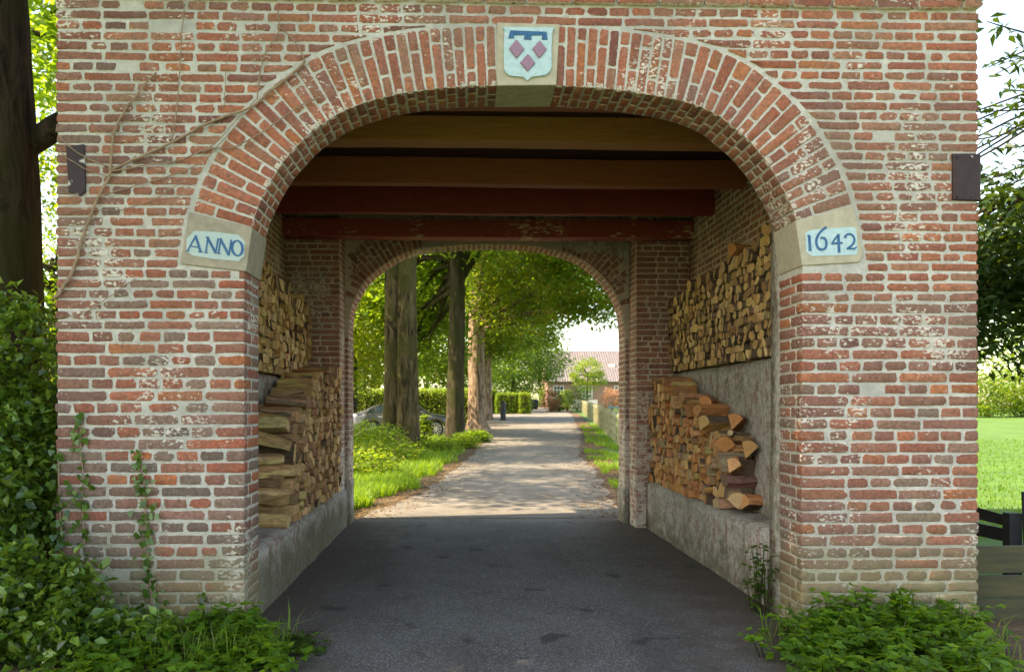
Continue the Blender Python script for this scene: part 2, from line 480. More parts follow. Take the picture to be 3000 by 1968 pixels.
class MB:
    """collects solids, builds ONE mesh object"""
    def __init__(s):
        s.v, s.f, s.c, s.m = [], [], [], []
        s.col = (0.5, 0.5, 0.5)
        s.mi = 0
    def add(s, vs, fs):
        o = len(s.v)
        s.v += [tuple(p) for p in vs]
        s.c += [s.col] * len(vs)
        for f in fs:
            s.f.append(tuple(i + o for i in f))
            s.m.append(s.mi)
    def box(s, x0, x1, y0, y1, z0, z1):
        s.add([(x0, y0, z0), (x1, y0, z0), (x1, y1, z0), (x0, y1, z0), (x0, y0, z1), (x1, y0, z1), (x1, y1, z1), (x0, y1, z1)],
              [(0, 3, 2, 1), (4, 5, 6, 7), (0, 1, 5, 4), (1, 2, 6, 5), (2, 3, 7, 6), (3, 0, 4, 7)])
    def obox(s, o, ax, ay, az):
        """box from a corner and three edge vectors"""
        o, ax, ay, az = Vector(o), Vector(ax), Vector(ay), Vector(az)
        s.add([o, o + ax, o + ax + ay, o + ay, o + az, o + ax + az, o + ax + ay + az, o + ay + az],
              [(0, 3, 2, 1), (4, 5, 6, 7), (0, 1, 5, 4), (1, 2, 6, 5), (2, 3, 7, 6), (3, 0, 4, 7)])
    def prism(s, poly, fmap, n0, n1):
        """polygon (a,b) extruded along n; fmap(a,b,n) to world"""
        k = len(poly)
        vs = [fmap(a, b, n0) for a, b in poly] + [fmap(a, b, n1) for a, b in poly]
        fs = [tuple(range(k)), tuple(range(2 * k - 1, k - 1, -1))]
        for i in range(k):
            j = (i + 1) % k
            fs.append((i, i + k, j + k, j))
        s.add(vs, fs)
    def tube(s, pts, rad, sides=6, cap=True, wob=0.0):
        pts = [Vector(p) for p in pts]
        n = len(pts)
        if not hasattr(rad, '__len__'):
            rad = [rad] * n
        vs = []
        up = Vector((0.13, 0.37, 0.92))
        for i, p in enumerate(pts):
            t = (pts[min(i + 1, n - 1)] - pts[max(i - 1, 0)]).normalized()
            a = t.cross(up)
            if a.length < 0.05:
                a = t.cross(Vector((1, 0, 0)))
            a.normalize()
            b = t.cross(a)
            for k in range(sides):
                th = 2 * math.pi * k / sides
                r = rad[i] * (1 + wob * (random.random() - 0.5))
                vs.append(p + a * (math.cos(th) * r) + b * (math.sin(th) * r))
        fs = []
        for i in range(n - 1):
            for k in range(sides):
                k2 = (k + 1) % sides
                fs.append((i * sides + k, i * sides + k2, (i + 1) * sides + k2, (i + 1) * sides + k))
        if cap:
            fs.append(tuple(range(sides - 1, -1, -1)))
            fs.append(tuple(range((n - 1) * sides, n * sides)))
        s.add(vs, fs)
    def lathe(s, prof, origin=(0, 0, 0), sides=16, axis='z', cap=True):
        vs, fs = [], []
        n = len(prof)
        for r, h in prof:
            for k in range(sides):
                th = 2 * math.pi * k / sides
                c, d = r * math.cos(th), r * math.sin(th)
                if axis == 'z': p = (c, d, h)
                elif axis == 'y': p = (c, h, d)
                else: p = (h, c, d)
                vs.append((p[0] + origin[0], p[1] + origin[1], p[2] + origin[2]))
        for i in range(n - 1):
            for k in range(sides):
                k2 = (k + 1) % sides
                fs.append((i * sides + k, i * sides + k2, (i + 1) * sides + k2, (i + 1) * sides + k))
        if cap:
            fs.append(tuple(range(sides - 1, -1, -1)))
            fs.append(tuple(range((n - 1) * sides, n * sides)))
        s.add(vs, fs)
    def build(s, name, mat, parent=None, smooth=False, loc=None, bevel=0.0, mats=None, col=False):
        me = bpy.data.meshes.new(name)
        bm = bmesh.new()
        vs = [bm.verts.new(p if loc is None else (p[0] - loc[0], p[1] - loc[1], p[2] - loc[2])) for p in s.v]
        for f, mi in zip(s.f, s.m):
            try:
                fc = bm.faces.new([vs[i] for i in f])
                fc.material_index = mi
                fc.smooth = smooth
            except ValueError:
                pass
        bm.normal_update()
        big = [f for f in bm.faces if len(f.verts) > 4]
        if big:
            bmesh.ops.triangulate(bm, faces=big)
        bmesh.ops.recalc_face_normals(bm, faces=bm.faces)
        if bevel:
            bmesh.ops.bevel(bm, geom=list(bm.edges), offset=bevel, segments=1, affect='EDGES', clamp_overlap=True)
        bm.to_mesh(me)
        bm.free()
        for m_ in (mats or [mat]):
            me.materials.append(m_)
        if col and not bevel:
            a = me.attributes.new('col', 'FLOAT_COLOR', 'POINT')
            a.data.foreach_set('color', np.array([(*c, 1) for c in s.c], dtype=np.float32).ravel())
        o = bpy.data.objects.new(name, me)
        if loc is not None:
            o.location = loc
        return link(o, parent)

def catmull(pts, per=8):
    out = []
    n = len(pts)
    for i in range(n - 1):
        p0, p1, p2, p3 = pts[max(i - 1, 0)], pts[i], pts[i + 1], pts[min(i + 2, n - 1)]
        for k in range(per):
            t = k / per
            q = []
            for a, b, c, d in zip(p0, p1, p2, p3):
                q.append(0.5 * (2 * b + (c - a) * t + (2 * a - 5 * b + 4 * c - d) * t * t + (3 * b - a - 3 * c + d) * t ** 3))
            out.append(tuple(q))
    out.append(tuple(pts[-1]))
    return out

class Curve2:
    """polyline with arc length lookup in (x, z)"""
    def __init__(s, pts):
        s.p = np.array(pts, dtype=float)
        seg = np.linalg.norm(np.diff(s.p, axis=0), axis=1)
        s.s = np.concatenate([[0], np.cumsum(seg)])
        s.L = s.s[-1]
    def at(s, t):
        return np.array([np.interp(t, s.s, s.p[:, 0]), np.interp(t, s.s, s.p[:, 1])])
    def tan(s, t, e=0.09):
        d = s.at(min(t + e, s.L)) - s.at(max(t - e, 0))
        return d / np.linalg.norm(d)
    def near(s, x, z):
        i = np.argmin(np.hypot(s.p[:, 0] - x, s.p[:, 1] - z))
        return s.s[i]

# ------------------------------------------------------------------ ground
def ground_sheet():
    xs = np.concatenate([np.linspace(-140, -20, 13), np.linspace(-16, 20, 37), np.linspace(26, 200, 18)])
    ys = np.concatenate([np.linspace(-40, 4, 12), [6.0], np.linspace(8, 60, 27), np.linspace(64, 340, 24)])
    X, Y = np.meshgrid(xs, ys)
    Z = np.vectorize(gz)(X, Y)
    far = np.clip((np.hypot(X, Y) - 10) / 60, 0, 1)
    Z = Z - 0.012
    v = np.stack([X, Y, Z], -1).reshape(-1, 3)
    nx, ny = len(xs), len(ys)
    t = []
    for j in range(ny - 1):
        for i in range(nx - 1):
            a = j * nx + i
            t += [(a, a + 1, a + nx + 1), (a, a + nx + 1, a + nx)]
    o = arr_mesh('ground', v, t, M['lawn'])
    return tag(o, 'green lawn and rough grass all around the gatehouse', 'ground', kind='structure')
ground_sheet()

def strip_mesh(name, rows, mat, dz, label, cat, jitter=0.0):
    """rows: list of (y, x_left, x_right)"""
    v, t = [], []
    k = 9
    for i, (y, a, b) in enumerate(rows):
        a += random.uniform(-jitter, jitter)
        b += random.uniform(-jitter, jitter)
        for q in range(k):
            x = a + (b - a) * q / (k - 1)
            v.append((x, y, gz(x, y) + dz))
    for i in range(len(rows) - 1):
        for q in range(k - 1):
            a = i * k + q
            t += [(a, a + 1, a + k + 1), (a, a + k + 1, a + k)]
    o = arr_mesh(name, v, t, mat, smooth=True)
    return tag(o, label, cat, kind='structure')

def lerp_rows(keys, step):
    out = []
    y = keys[0][0]
    ky = [k[0] for k in keys]
    while y <= keys[-1][0] + 1e-6:
        out.append((y, float(np.interp(y, ky, [k[1] for k in keys])), float(np.interp(y, ky, [k[2] for k in keys]))))
        y += step
    return out
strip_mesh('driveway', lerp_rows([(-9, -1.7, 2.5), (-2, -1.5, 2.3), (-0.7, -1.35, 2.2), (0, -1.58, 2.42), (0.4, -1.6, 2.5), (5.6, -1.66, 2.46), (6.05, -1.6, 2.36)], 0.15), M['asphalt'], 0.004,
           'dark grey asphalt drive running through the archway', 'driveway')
ROAD = [(5.98, -1.56, 2.3), (8.8, -0.75, 2.6), (14, -0.1, 3.15), (17.7, 0.25, 3.35), (23.8, 0.75, 4.3), (33, 1.2, 5.6), (45, 2.4, 7.0), (61, 4.1, 9.0), (90, 6.9, 11.6), (130, 10, 15)]
def road_x(y, side):
    return float(np.interp(y, [k[0] for k in ROAD], [k[1 + side] for k in ROAD]))
strip_mesh('road', lerp_rows(ROAD, 0.35), M['road'], 0.010, 'dusty lane with sunlight painted into its pale colour, leading away from the gate under the trees', 'road', 0.09)
strip_mesh('verge', lerp_rows([(5.95, -2.3, 3.2)] + [(y, a - 0.55, b + 0.75) for y, a, b in ROAD[1:]], 0.35), M['soil'], 0.002,
           'strip of brown leafy soil along the lane edges', 'verge', 0.14)
strip_mesh('forecourt_soil', lerp_rows([(-6, -4.4, 5.2), (0.6, -4.4, 5.2)], 0.6), M['soil'], -0.004,
           'dark soil at the foot of the gate walls', 'soil', 0.1)
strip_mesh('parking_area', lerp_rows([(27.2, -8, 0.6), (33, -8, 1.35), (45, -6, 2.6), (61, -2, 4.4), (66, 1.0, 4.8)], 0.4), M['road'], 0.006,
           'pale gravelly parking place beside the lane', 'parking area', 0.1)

# ------------------------------------------------------------------ gatehouse
gate = empty('brick_gatehouse', (0.4, 0, 0))
tag(gate, 'old red brick gatehouse with a wide round arch and painted date stones', 'gatehouse')
G0 = Vector((0.4, 0, 0))

def part(o, parent=gate):
    """parent keeping the baked world position"""
    o.parent = parent
    o.matrix_parent_inverse = parent.matrix_world.inverted() if parent is not gate else Matrix.Translation(-G0)
    return o

XL = P(170, 900)[0]
XR = P(2860, 900)[0]
ZTOP = 5.35
THK = 0.41
JL, JR = P(714, 1300)[0], P(2350, 1300)[0]        # faces of the jambs
int_px = [(714, 1100), (714, 900), (716, 793), (725, 716), (741, 650), (761, 593), (792, 532), (828, 475), (869, 429), (910, 388), (961, 352), (1012, 322), (1100, 291), (1200, 270), (1330, 255),
          (1530, 249), (1700, 254), (1830, 266), (1900, 277), (2002, 296), (2095, 332), (2146, 370), (2197, 414), (2248, 475), (2279, 525), (2310, 583), (2333, 641), (2346, 700), (2351, 780), (2351, 900), (2351, 1100)]
arch = Curve2(catmull([P(u, v) for u, v in int_px], 6))
RING = 0.425

def ext_pts():
    out = []
    for t in np.linspace(0, arch.L, 260):
        p, tg = arch.at(t), arch.tan(t)
        n = np.array([-tg[1], tg[0]])         # outwards (left of travel)
        out.append(p + n * (RING + 0.02))
    return np.array(out)
EXT = ext_pts()
SIN_L = arch.near(*P(735, 668))               # ring starts over the ANNO stone
SIN_R = arch.near(*P(2335, 646))
KS_L, KS_R = arch.near(*P(1455, 251)), arch.near(*P(1632, 251))
ext_ring = EXT[(np.linspace(0, arch.L, 260) > SIN_L - 0.1) & (np.linspace(0, arch.L, 260) < SIN_R + 0.1)]
XMID = 0.43

def ext_x(z, side):
    """x of the outer edge of the arch ring at height z on that side"""
    pts = ext_ring[ext_ring[:, 0] < XMID] if side < 0 else ext_ring[ext_ring[:, 0] > XMID]
    o = np.argsort(pts[:, 1])
    return float(np.interp(z, pts[o, 1], pts[o, 0]))
EXT_TOP = float(ext_ring[:, 1].max())
ANNO = [P(u, v) for u, v in ((556, 622), (736, 667), (717, 796), (530, 774))]
DATE = [P(u, v) for u, v in ((2333, 648), (2497, 603), (2511, 660), (2527, 752), (2515, 769), (2352, 779))]
Z_ANNO = (min(p[1] for p in ANNO) - 0.012, max(p[1] for p in ANNO))
Z_DATE = (min(p[1] for p in DATE) - 0.012, max(p[1] for p in DATE))

def limit(z, side):
    """inner end of the coursed brickwork at height z"""
    if side < 0:
        if z < Z_ANNO[0]:
            return JL
        if z < Z_ANNO[1]:
            k = (z - Z_ANNO[0]) / (Z_ANNO[1] - Z_ANNO[0])
            return P(528, 774)[0] * (1 - k) + P(553, 622)[0] * k - 0.02
        return ext_x(z, -1)
    if z < Z_DATE[0]:
        return JR
    if z < Z_DATE[1]:
        k = (z - Z_DATE[0]) / (Z_DATE[1] - Z_DATE[0])
        return P(2529, 769)[0] * (1 - k) + P(2499, 603)[0] * k + 0.02
    return ext_x(z, 1)

# --- one brick: rounded, uneven front with a skirt running into the mortar
class Bricks:
    def __init__(s):
        s.items = []
    def add(s, O, A, B, N, quad, col, depth=0.03, proud=None, jit=0.0036, corner=0.011, ne=0):
        q = [np.array(p, dtype=float) for p in quad]
        lens = [np.linalg.norm(q[(i + 1) % 4] - q[i]) for i in range(4)]
        if min(lens) < 0.012:
            return
        pr = proud if proud is not None else random.uniform(0.002, 0.008)
        e = (q[1] - q[0]) / lens[0]
        f = np.array([-e[1], e[0]])
        ctr = sum(q) / 4
        hl = max(abs((p - ctr).dot(e)) for p in q)
        hh = max(abs((p - ctr).dot(f)) for p in q)
        out = []
        for i in range(4):
            a, b, L = q[i], q[(i + 1) % 4], lens[i]
            c = min(corner * random.uniform(0.5, 1.6), 0.33 * L) / L
            ts = [c, 1 - min(corner * random.uniform(0.5, 1.6), 0.33 * L) / L]
            if L > 0.14:
                ts.insert(1, random.uniform(0.35, 0.65))
            for t in ts:
                out.append(a + (b - a) * t + np.array([random.uniform(-jit, jit), random.uniform(-jit, jit)]))
        k = len(out)
        ins = random.uniform(0.005, 0.009)
        inner = []
        for p in out:
            d = p - ctr
            x, y = d.dot(e), d.dot(f)
            inner.append(ctr + e * x * max(0.3, 1 - ins / hl) + f * y * max(0.3, 1 - ins / hh))
        V, E = [], []
        def w(p, n):
            return O + A * float(p[0]) + B * float(p[1]) + N * n
        rim = [0 if ne and (p - ctr).dot(e) * ne > hl - 0.03 else 1 for p in out]   # a brick turning the corner has no joint there
        for p, q_ in zip(out, rim): V.append(w(p, -depth)); E.append(q_)
        for p, q_ in zip(out, rim): V.append(w(p, pr * (0.35 if q_ else 0.8))); E.append(q_)
        for p in inner: V.append(w(p, pr + random.uniform(-0.0012, 0.0012))); E.append(0)
        V.append(w(ctr, pr + 0.001)); E.append(0)
        T = []
        for i in range(k):
            j = (i + 1) % k
            T += [(i, j, k + j), (i, k + j, k + i), (k + i, k + j, 2 * k + j), (k + i, 2 * k + j, 2 * k + i), (2 * k + i, 2 * k + j, 3 * k)]
        c0 = w(ctr, 0)
        area = lens[0] * lens[1]
        s.items.append((np.array([tuple(p) for p in V]), np.array(T), col, E, area / max((c0 - Vector((CX, CY, CZ))).length, 1) ** 2, tuple(c0)))
    def joined(s, items, name, mat, parent, kind='stuff'):
        if not items: return None
        vo, V, T, K, E = 0, [], [], [], []
        for v, t, c, e, _, _ in items:
            V.append(v); T.append(t + vo); K.append(np.tile(np.array(c), (len(v), 1))); E += e
            vo += len(v)
        o = arr_mesh(name, np.concatenate(V), np.concatenate(T), mat, None, np.concatenate(K), E, smooth=True)
        part(o, parent)
        if kind: o['kind'] = kind
        return o
    def build(s, name, mat, parent, keep, stuff_name):
        def inpic(it):
            u, v, d = proj(*it[5])
            return 0 < u < 3000 and 0 < v < 1968
        order = sorted(s.items, key=lambda it: -(it[4] if inpic(it) else 0))
        for v, t, c, e, _, c0 in order[:keep]:
            o = arr_mesh(name, v - np.array(c0), t, mat, None, np.tile(np.array(c), (len(v), 1)), e, smooth=True)
            o.location = c0
            part(o, parent)
        return s.joined(order[keep:], stuff_name, mat, parent)

def pick(pal):
    tot = sum(w for w, _ in pal)
    r = random.uniform(0, tot)
    for w, c in pal:
        r -= w
        if r <= 0: break
    k = random.uniform(0.76, 1.14)
    h = random.uniform(-0.025, 0.025)
    return (min(0.9, c[0] * k), max(0.01, c[1] * k + h * 0.5), max(0.01, c[2] * k + h * 0.4))
UP = [(6, (0.42, 0.135, 0.08)), (4, (0.46, 0.155, 0.085)), (2.2, (0.34, 0.115, 0.08)), (2.0, (0.40, 0.18, 0.11)), (0.7, (0.49, 0.165, 0.07)), (0.5, (0.25, 0.095, 0.075))]
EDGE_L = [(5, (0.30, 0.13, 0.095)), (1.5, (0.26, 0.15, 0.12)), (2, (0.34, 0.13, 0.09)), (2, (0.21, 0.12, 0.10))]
LOW_L = [(4, (0.27, 0.175, 0.135)), (2.4, (0.235, 0.18, 0.14)), (3, (0.31, 0.145, 0.11)), (1.6, (0.40, 0.13, 0.08)), (0.6, (0.52, 0.155, 0.06)), (0.9, (0.18, 0.14, 0.115))]
MID_L = [(4, (0.44, 0.13, 0.075)), (3, (0.37, 0.135, 0.09)), (2, (0.30, 0.18, 0.135)), (1.2, (0.25, 0.16, 0.125)), (0.7, (0.48, 0.155, 0.065))]
LOW_R = [(5, (0.38, 0.14, 0.09)), (3, (0.33, 0.17, 0.12)), (2, (0.29, 0.125, 0.095)), (1.8, (0.44, 0.155, 0.08)), (0.8, (0.27, 0.19, 0.14)), (0.6, (0.48, 0.16, 0.065)), (0.5, (0.20, 0.09, 0.075))]
FOOT_R = [(3, (0.26, 0.165, 0.105)), (2, (0.23, 0.175, 0.115)), (2, (0.29, 0.14, 0.09)), (1, (0.21, 0.165, 0.125))]
IN = [(4, (0.38, 0.165, 0.11)), (3, (0.33, 0.14, 0.095)), (2, (0.42, 0.20, 0.13)), (1, (0.27, 0.13, 0.10))]

def bcol(x, z):
    if x < XMID:
        if z > 2.75:
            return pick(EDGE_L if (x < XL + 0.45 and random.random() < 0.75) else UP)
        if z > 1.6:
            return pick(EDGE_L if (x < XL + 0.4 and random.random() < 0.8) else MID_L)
        return pick(LOW_L if z < 1.15 or random.random() < 0.5 else (MID_L if x > XL + 0.4 else EDGE_L))
    if z > 2.4: return pick(UP)
    return pick(FOOT_R if random.random() < min(0.8, max(0.0, (1.05 - z) / 0.9)) else LOW_R)

# --- mortar body of the front wall
def gate_outline(zt=ZTOP):
    pts = [(XL, -0.2), (XL, zt), (XR, zt), (XR, -0.2), (JR, -0.2)]
    pts += [tuple(p) for p in arch.p[::-1] if p[1] > 0.3]
    pts += [(JL, -0.2)]
    return pts
fm_front = lambda a, b, n: (a, n, b)
mb = MB()
mb.prism(gate_outline(), fm_front, 0.0, THK)
front_wall = part(mb.build('front_wall', M['mortar']))

front = Bricks()
AX, AZ, NY = Vector((1, 0, 0)), Vector((0, 0, 1)), Vector((0, -1, 0))
OO = Vector((0, 0, 0))

def course(x0f, x1f, z0, z1, stretcher, S_len, H_len, side, bricks=front, O=OO, A=AX, B=AZ, N=NY, colf=bcol, joint=0.017, closers=True, jit=0.0038, wrap=(0, 0), depth=0.03):
    """one course from x0f(z) to x1f(z); ends may slope; returns colours of its end bricks"""
    zm = (z0 + z1) / 2
    xa, xb = x0f(zm), x1f(zm)
    if xb - xa < 0.03:
        return None, None
    L = S_len if stretcher else H_len
    cuts = [xa]
    x = xa
    if stretcher:
        x += L * random.choice((1.0, 0.98, 0.55, 1.02)) if closers else L
    else:
        x += L * random.choice((1.0, 1.35, 0.6, 1.9)) if closers else L * 0.5
    while x < xb - 0.45 * L:
        cuts.append(x)
        l = L * random.uniform(0.93, 1.07)
        if random.random() < 0.05: l *= 0.55 if stretcher else 1.6
        x += l
    cuts.append(xb)
    first = last = None
    sag = [0.0016 * math.sin(c * 3.1 + z0 * 9) + random.uniform(-0.0015, 0.0015) for c in cuts]
    for i in range(len(cuts) - 1):
        j = joint * random.uniform(0.75, 1.3) / 2
        a0, a1 = cuts[i] + j, cuts[i + 1] - j
        b0, b1 = a0, a1
        if i == 0:
            a0, b0 = x0f(z0 + 0.008) + wrap[0], x0f(z1 - 0.008) + wrap[0]
            if abs(a0 - b0) > 0.12 and zm < 2.8: a0 = b0 = (x0f(zm) if abs(x0f(zm) - x1f(zm)) < abs(max(a0, b0) - x1f(zm)) else max(a0, b0))
            if wrap[0] == 0: a0 += j; b0 += j
        if i == len(cuts) - 2:
            a1, b1 = x1f(z0 + 0.008) + wrap[1], x1f(z1 - 0.008) + wrap[1]
            if abs(a1 - b1) > 0.12 and zm < 2.8: a1 = b1 = min(a1, b1)
            if wrap[1] == 0: a1 -= j; b1 -= j
        if a1 - a0 < 0.015 or b1 - b0 < 0.012:
            if max(a1 - a0, b1 - b0) < 0.05: continue
            if a1 - a0 < 0.015: a1 = a0 + 0.015
            if b1 - b0 < 0.012: b1 = b0 + 0.012
        jz = joint * random.uniform(0.8, 1.15) / 2
        q = [(a0, z0 + jz + sag[i]), (a1, z0 + jz + sag[i + 1]), (b1, z1 - jz + sag[i + 1]), (b0, z1 - jz + sag[i])]
        c = colf((a0 + a1) / 2, zm)
        roll = random.random()
        ne = -1 if (i == 0 and wrap[0]) else (1 if (i == len(cuts) - 2 and wrap[1]) else 0)
        if roll < 0.010 and not stretcher and 0 < i < len(cuts) - 2:      # lost brick, mortared over
            continue
        if roll < 0.08 and 0 < i < len(cuts) - 2:       # badly worn brick
            f_ = random.uniform(0.72, 0.92)
            mx, mz = (q[0][0] + q[1][0]) / 2 + random.uniform(-.02, .02), (z0 + z1) / 2 + random.uniform(-.006, .006)
            q = [(mx + (a - mx) * f_, mz + (b2 - mz) * random.uniform(0.8, 1.0)) for a, b2 in q]
            bricks.add(O, A, B, N, q, c, jit=jit * 1.6, depth=depth, corner=0.016)
        else:
            bricks.add(O, A, B, N, q, c, jit=jit, depth=depth, corner=random.choice((0.007, 0.010, 0.012, 0.018)), ne=ne)
        if first is None: first = c
        last = c
    return first, last

ZC = P(2250, 27)[1]                          # underside of the string course
def side_courses(side):
    zsw = 2.14 if side < 0 else 2.42         # larger, older bricks below this height
    z, k = ZC, 0
    rows = []
    while z > zsw:
        rows.append((z - 0.0722, z, 0.313, 0.153)); z -= 0.0722
    while z > -0.02:
        h = 0.0835 + random.uniform(-0.001, 0.001)
        rows.append((z - h, z, 0.343, 0.167)); z -= h
    return rows
jamb_cols = {-1: [], 1: []}
for side in (-1, 1):
    for k, (z0, z1, SL, HL) in enumerate(side_courses(side)):
        zm = (z0 + z1) / 2
        st = k % 2 == 1
        if zm > EXT_TOP - 0.012:
            if side < 0:
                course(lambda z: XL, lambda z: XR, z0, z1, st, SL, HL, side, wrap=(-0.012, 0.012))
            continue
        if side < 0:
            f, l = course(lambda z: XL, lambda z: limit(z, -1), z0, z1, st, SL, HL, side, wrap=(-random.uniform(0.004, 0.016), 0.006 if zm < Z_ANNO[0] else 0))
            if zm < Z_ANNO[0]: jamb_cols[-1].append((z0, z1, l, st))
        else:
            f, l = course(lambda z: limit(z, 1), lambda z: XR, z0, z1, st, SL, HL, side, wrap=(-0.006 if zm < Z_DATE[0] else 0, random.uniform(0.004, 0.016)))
            if zm < Z_DATE[0]: jamb_cols[1].append((z0, z1, f, st))
# courses above the string course
z = ZC + 0.145
for k in range(11):
    course(lambda z: XL, lambda z: XR, z, z + 0.0722, k % 2 == 1, 0.313, 0.153, 0, wrap=(-0.01, 0.01))
    z += 0.0722
# string course: projecting bricks
sc = Bricks()
for k in range(2):
    pr = 0.035 + 0.03 * k
    course(lambda z: XL - pr, lambda z: XR + pr, ZC + 0.0722 * k, ZC + 0.0722 * (k + 1), True, 0.313, 0.153, 0, bricks=sc, O=Vector((0, -pr, 0)), depth=pr + 0.02)
# --- reveals of the two jambs
for side in (-1, 1):
    X = JL if side < 0 else JR
    Nn = Vector((1, 0, 0)) if side < 0 else Vector((-1, 0, 0))
    for z0, z1, c, st in jamb_cols[side]:
        jz = 0.008
        first = 0.10 if st else 0.20
        cuts = [(-0.006, first - 0.008), (first + 0.008, THK - 0.006)] if not st else [(-0.006, first - 0.007), (first + 0.007, THK - 0.006)]
        for i, (a, b) in enumerate(cuts):
            col = c if (i == 0 and c) else bcol(X, z0)
            q = [(a, z0 + jz), (b, z0 + jz), (b, z1 - jz), (a, z1 - jz)]
            front.add(Vector((X, 0, 0)), Vector((0, 1, 0)), AZ, Nn, q, col, ne=-1 if i == 0 else 0)
front.build('brick', M['brick'], front_wall, 300, 'brickwork')
sc.joined(sc.items, 'string_course', M['brick'], gate, None)

# --- arch ring: radial courses on the face, and the same courses on the soffit
vous, sof = Bricks(), Bricks()
def ring_courses(t0, t1):
    n = max(1, int(round((t1 - t0) / 0.0725)))
    return [(t0 + (t1 - t0) * i / n, t0 + (t1 - t0) * (i + 1) / n) for i in range(n)]
def frame_at(t):
    p, tg = arch.at(t), arch.tan(t)
    return p, tg, np.array([-tg[1], tg[0]])
for seg in ((SIN_L + 0.008, KS_L - 0.012), (KS_R + 0.012, SIN_R - 0.008)):
    for i, (ta, tb) in enumerate(ring_courses(*seg)):
        pa, _, na = frame_at(ta)
        pb, _, nb = frame_at(tb)
        j = 0.0075
        mode = 0 if i % 2 else 2
        cut = {0: (0.125,), 2: (0.295,)}[mode]
        cut = [c + random.uniform(-0.03, 0.03) for c in cut]
        lv = [-0.004] + list(cut) + [RING - 0.004]
        for a, b in zip(lv[:-1], lv[1:]):
            r0 = a + (0.008 if a > 0 else 0)
            r1 = b - (0.008 if b < RING - 0.01 else 0.004)
            def pt(p, n, r, sgn):
                base = p + n * r
                dirn = (pb + nb * r) - (pa + na * r)
                dirn /= np.linalg.norm(dirn)
                return base + dirn * (j * sgn * random.uniform(0.75, 1.2))
            q = [pt(pa, na, r0, 1), pt(pa, na, r1, 1), pt(pb, nb, r1, -1), pt(pb, nb, r0, -1)]
            vous.add(OO, AX, AZ, NY, q[::-1] if False else [q[3], q[2], q[1], q[0]], pick(UP), jit=0.0022, corner=0.010)
        # soffit
        cuts = (0.0, 0.14 + random.uniform(-.02, .02), 0.28 + random.uniform(-.02, .02), THK) if i % 2 else (0.0, 0.21 + random.uniform(-.02, .02), THK)
        d = pb - pa
        L = np.linalg.norm(d)
        A3 = Vector((d[0] / L, 0, d[1] / L))
        n3 = -(na + nb) / 2
        N3 = Vector((n3[0], 0, n3[1])).normalized()
        for a, b in zip(cuts[:-1], cuts[1:]):
            q = [(0.007, a + (0.008 if a > 0 else -0.004)), (L - 0.007, a + (0.008 if a > 0 else -0.004)), (L - 0.007, b - 0.008), (0.007, b - 0.008)]
            sof.add(Vector((pa[0], 0, pa[1])), A3, Vector((0, 1, 0)), N3, q, pick(UP), corner=0.009)
vous.build('arch_brick', M['brick'], front_wall, 300, 'arch_brickwork')
sof.joined(sof.items, 'soffit_brickwork', M['brick'], front_wall)

# --- stones
def grow_in(poly, dx):
    return poly
def face_prism(name, poly, mat, n0, n1, parent, bevel=0.0):
    b = MB()
    b.prism(poly, fm_front, -n1, -n0)
    return part(b.build(name, mat, bevel=bevel), parent)
anno = list(ANNO)
anno_stone = face_prism('date_stone', [anno[0], (anno[1][0] + 0.012, anno[1][1]), (anno[2][0] + 0.012, anno[2][1]), anno[3]], M['stone'], -(THK - 0.004), 0.014, gate, 0.004)
anno_stone['label'] = 'tan sandstone block painted with the blue word ANNO'
dt = list(DATE)
dt[0] = (dt[0][0] - 0.012, dt[0][1]); dt[5] = (dt[5][0] - 0.012, dt[5][1])
date_stone = face_prism('date_stone', dt, M['stone_pale'], -(THK - 0.004), 0.014, gate, 0.004)
date_stone['label'] = 'pale sandstone block painted with the blue number 1642'
K = lambda x, y: P(1420 + x * 0.1922, 30 + y * 0.1922)
ks = [K(190, 205), K(1140, 232), K(1088, 1130), K(185, 1138)]
ks[2] = (ks[2][0], ks[2][1] - 0.012); ks[3] = (ks[3][0], ks[3][1] - 0.012)
keystone = face_prism('keystone', ks, M['stone_pale'], -(THK - 0.004), 0.016, gate, 0.004)
shield = [K(x, y) for x, y in [(265, 290), (1060, 295), (1028, 350), (1012, 600), (1015, 900), (985, 970), (920, 1020), (700, 1052), (645, 1105), (590, 1052), (380, 1030), (320, 985), (290, 930), (285, 600), (298, 345)]]
face_prism('shield', shield, M['blue_pale'], 0.010, 0.034, keystone, 0.003)
for lz in ([(480, 490), (597, 635), (480, 775), (365, 625)], [(830, 505), (937, 635), (822, 775), (715, 630)], [(652, 705), (765, 845), (645, 970), (532, 840)]):
    face_prism('lozenge', [K(*p) for p in lz], M['mauve'], 0.030, 0.047, keystone, 0.004)
face_prism('heraldic_label', [K(*p) for p in [(385, 350), (935, 370), (950, 490), (862, 485), (870, 420), (700, 425), (710, 488), (592, 482), (605, 415), (440, 420), (440, 468), (355, 465)]], M['blue_deep'], 0.030, 0.040, keystone)
AN = lambda x, y: P(500 + x * 0.5124, 50 + y * 0.5125)
DN = lambda x, y: P(2250 + x / 6.003, 580 + y / 6.004)
face_prism('painted_panel', [AN(*p) for p in [(140, 1226), (260, 1231), (390, 1248), (428, 1285), (424, 1368), (392, 1398), (250, 1386), (130, 1366), (94, 1342), (96, 1268)]], M['blue_grey'], 0.010, 0.017, anno_stone)
face_prism('painted_panel', [DN(*p) for p in [(640, 620), (700, 580), (1000, 545), (1480, 520), (1530, 560), (1562, 930), (1545, 1005), (760, 1030), (655, 960)]], M['blue_pale'], 0.010, 0.017, date_stone)

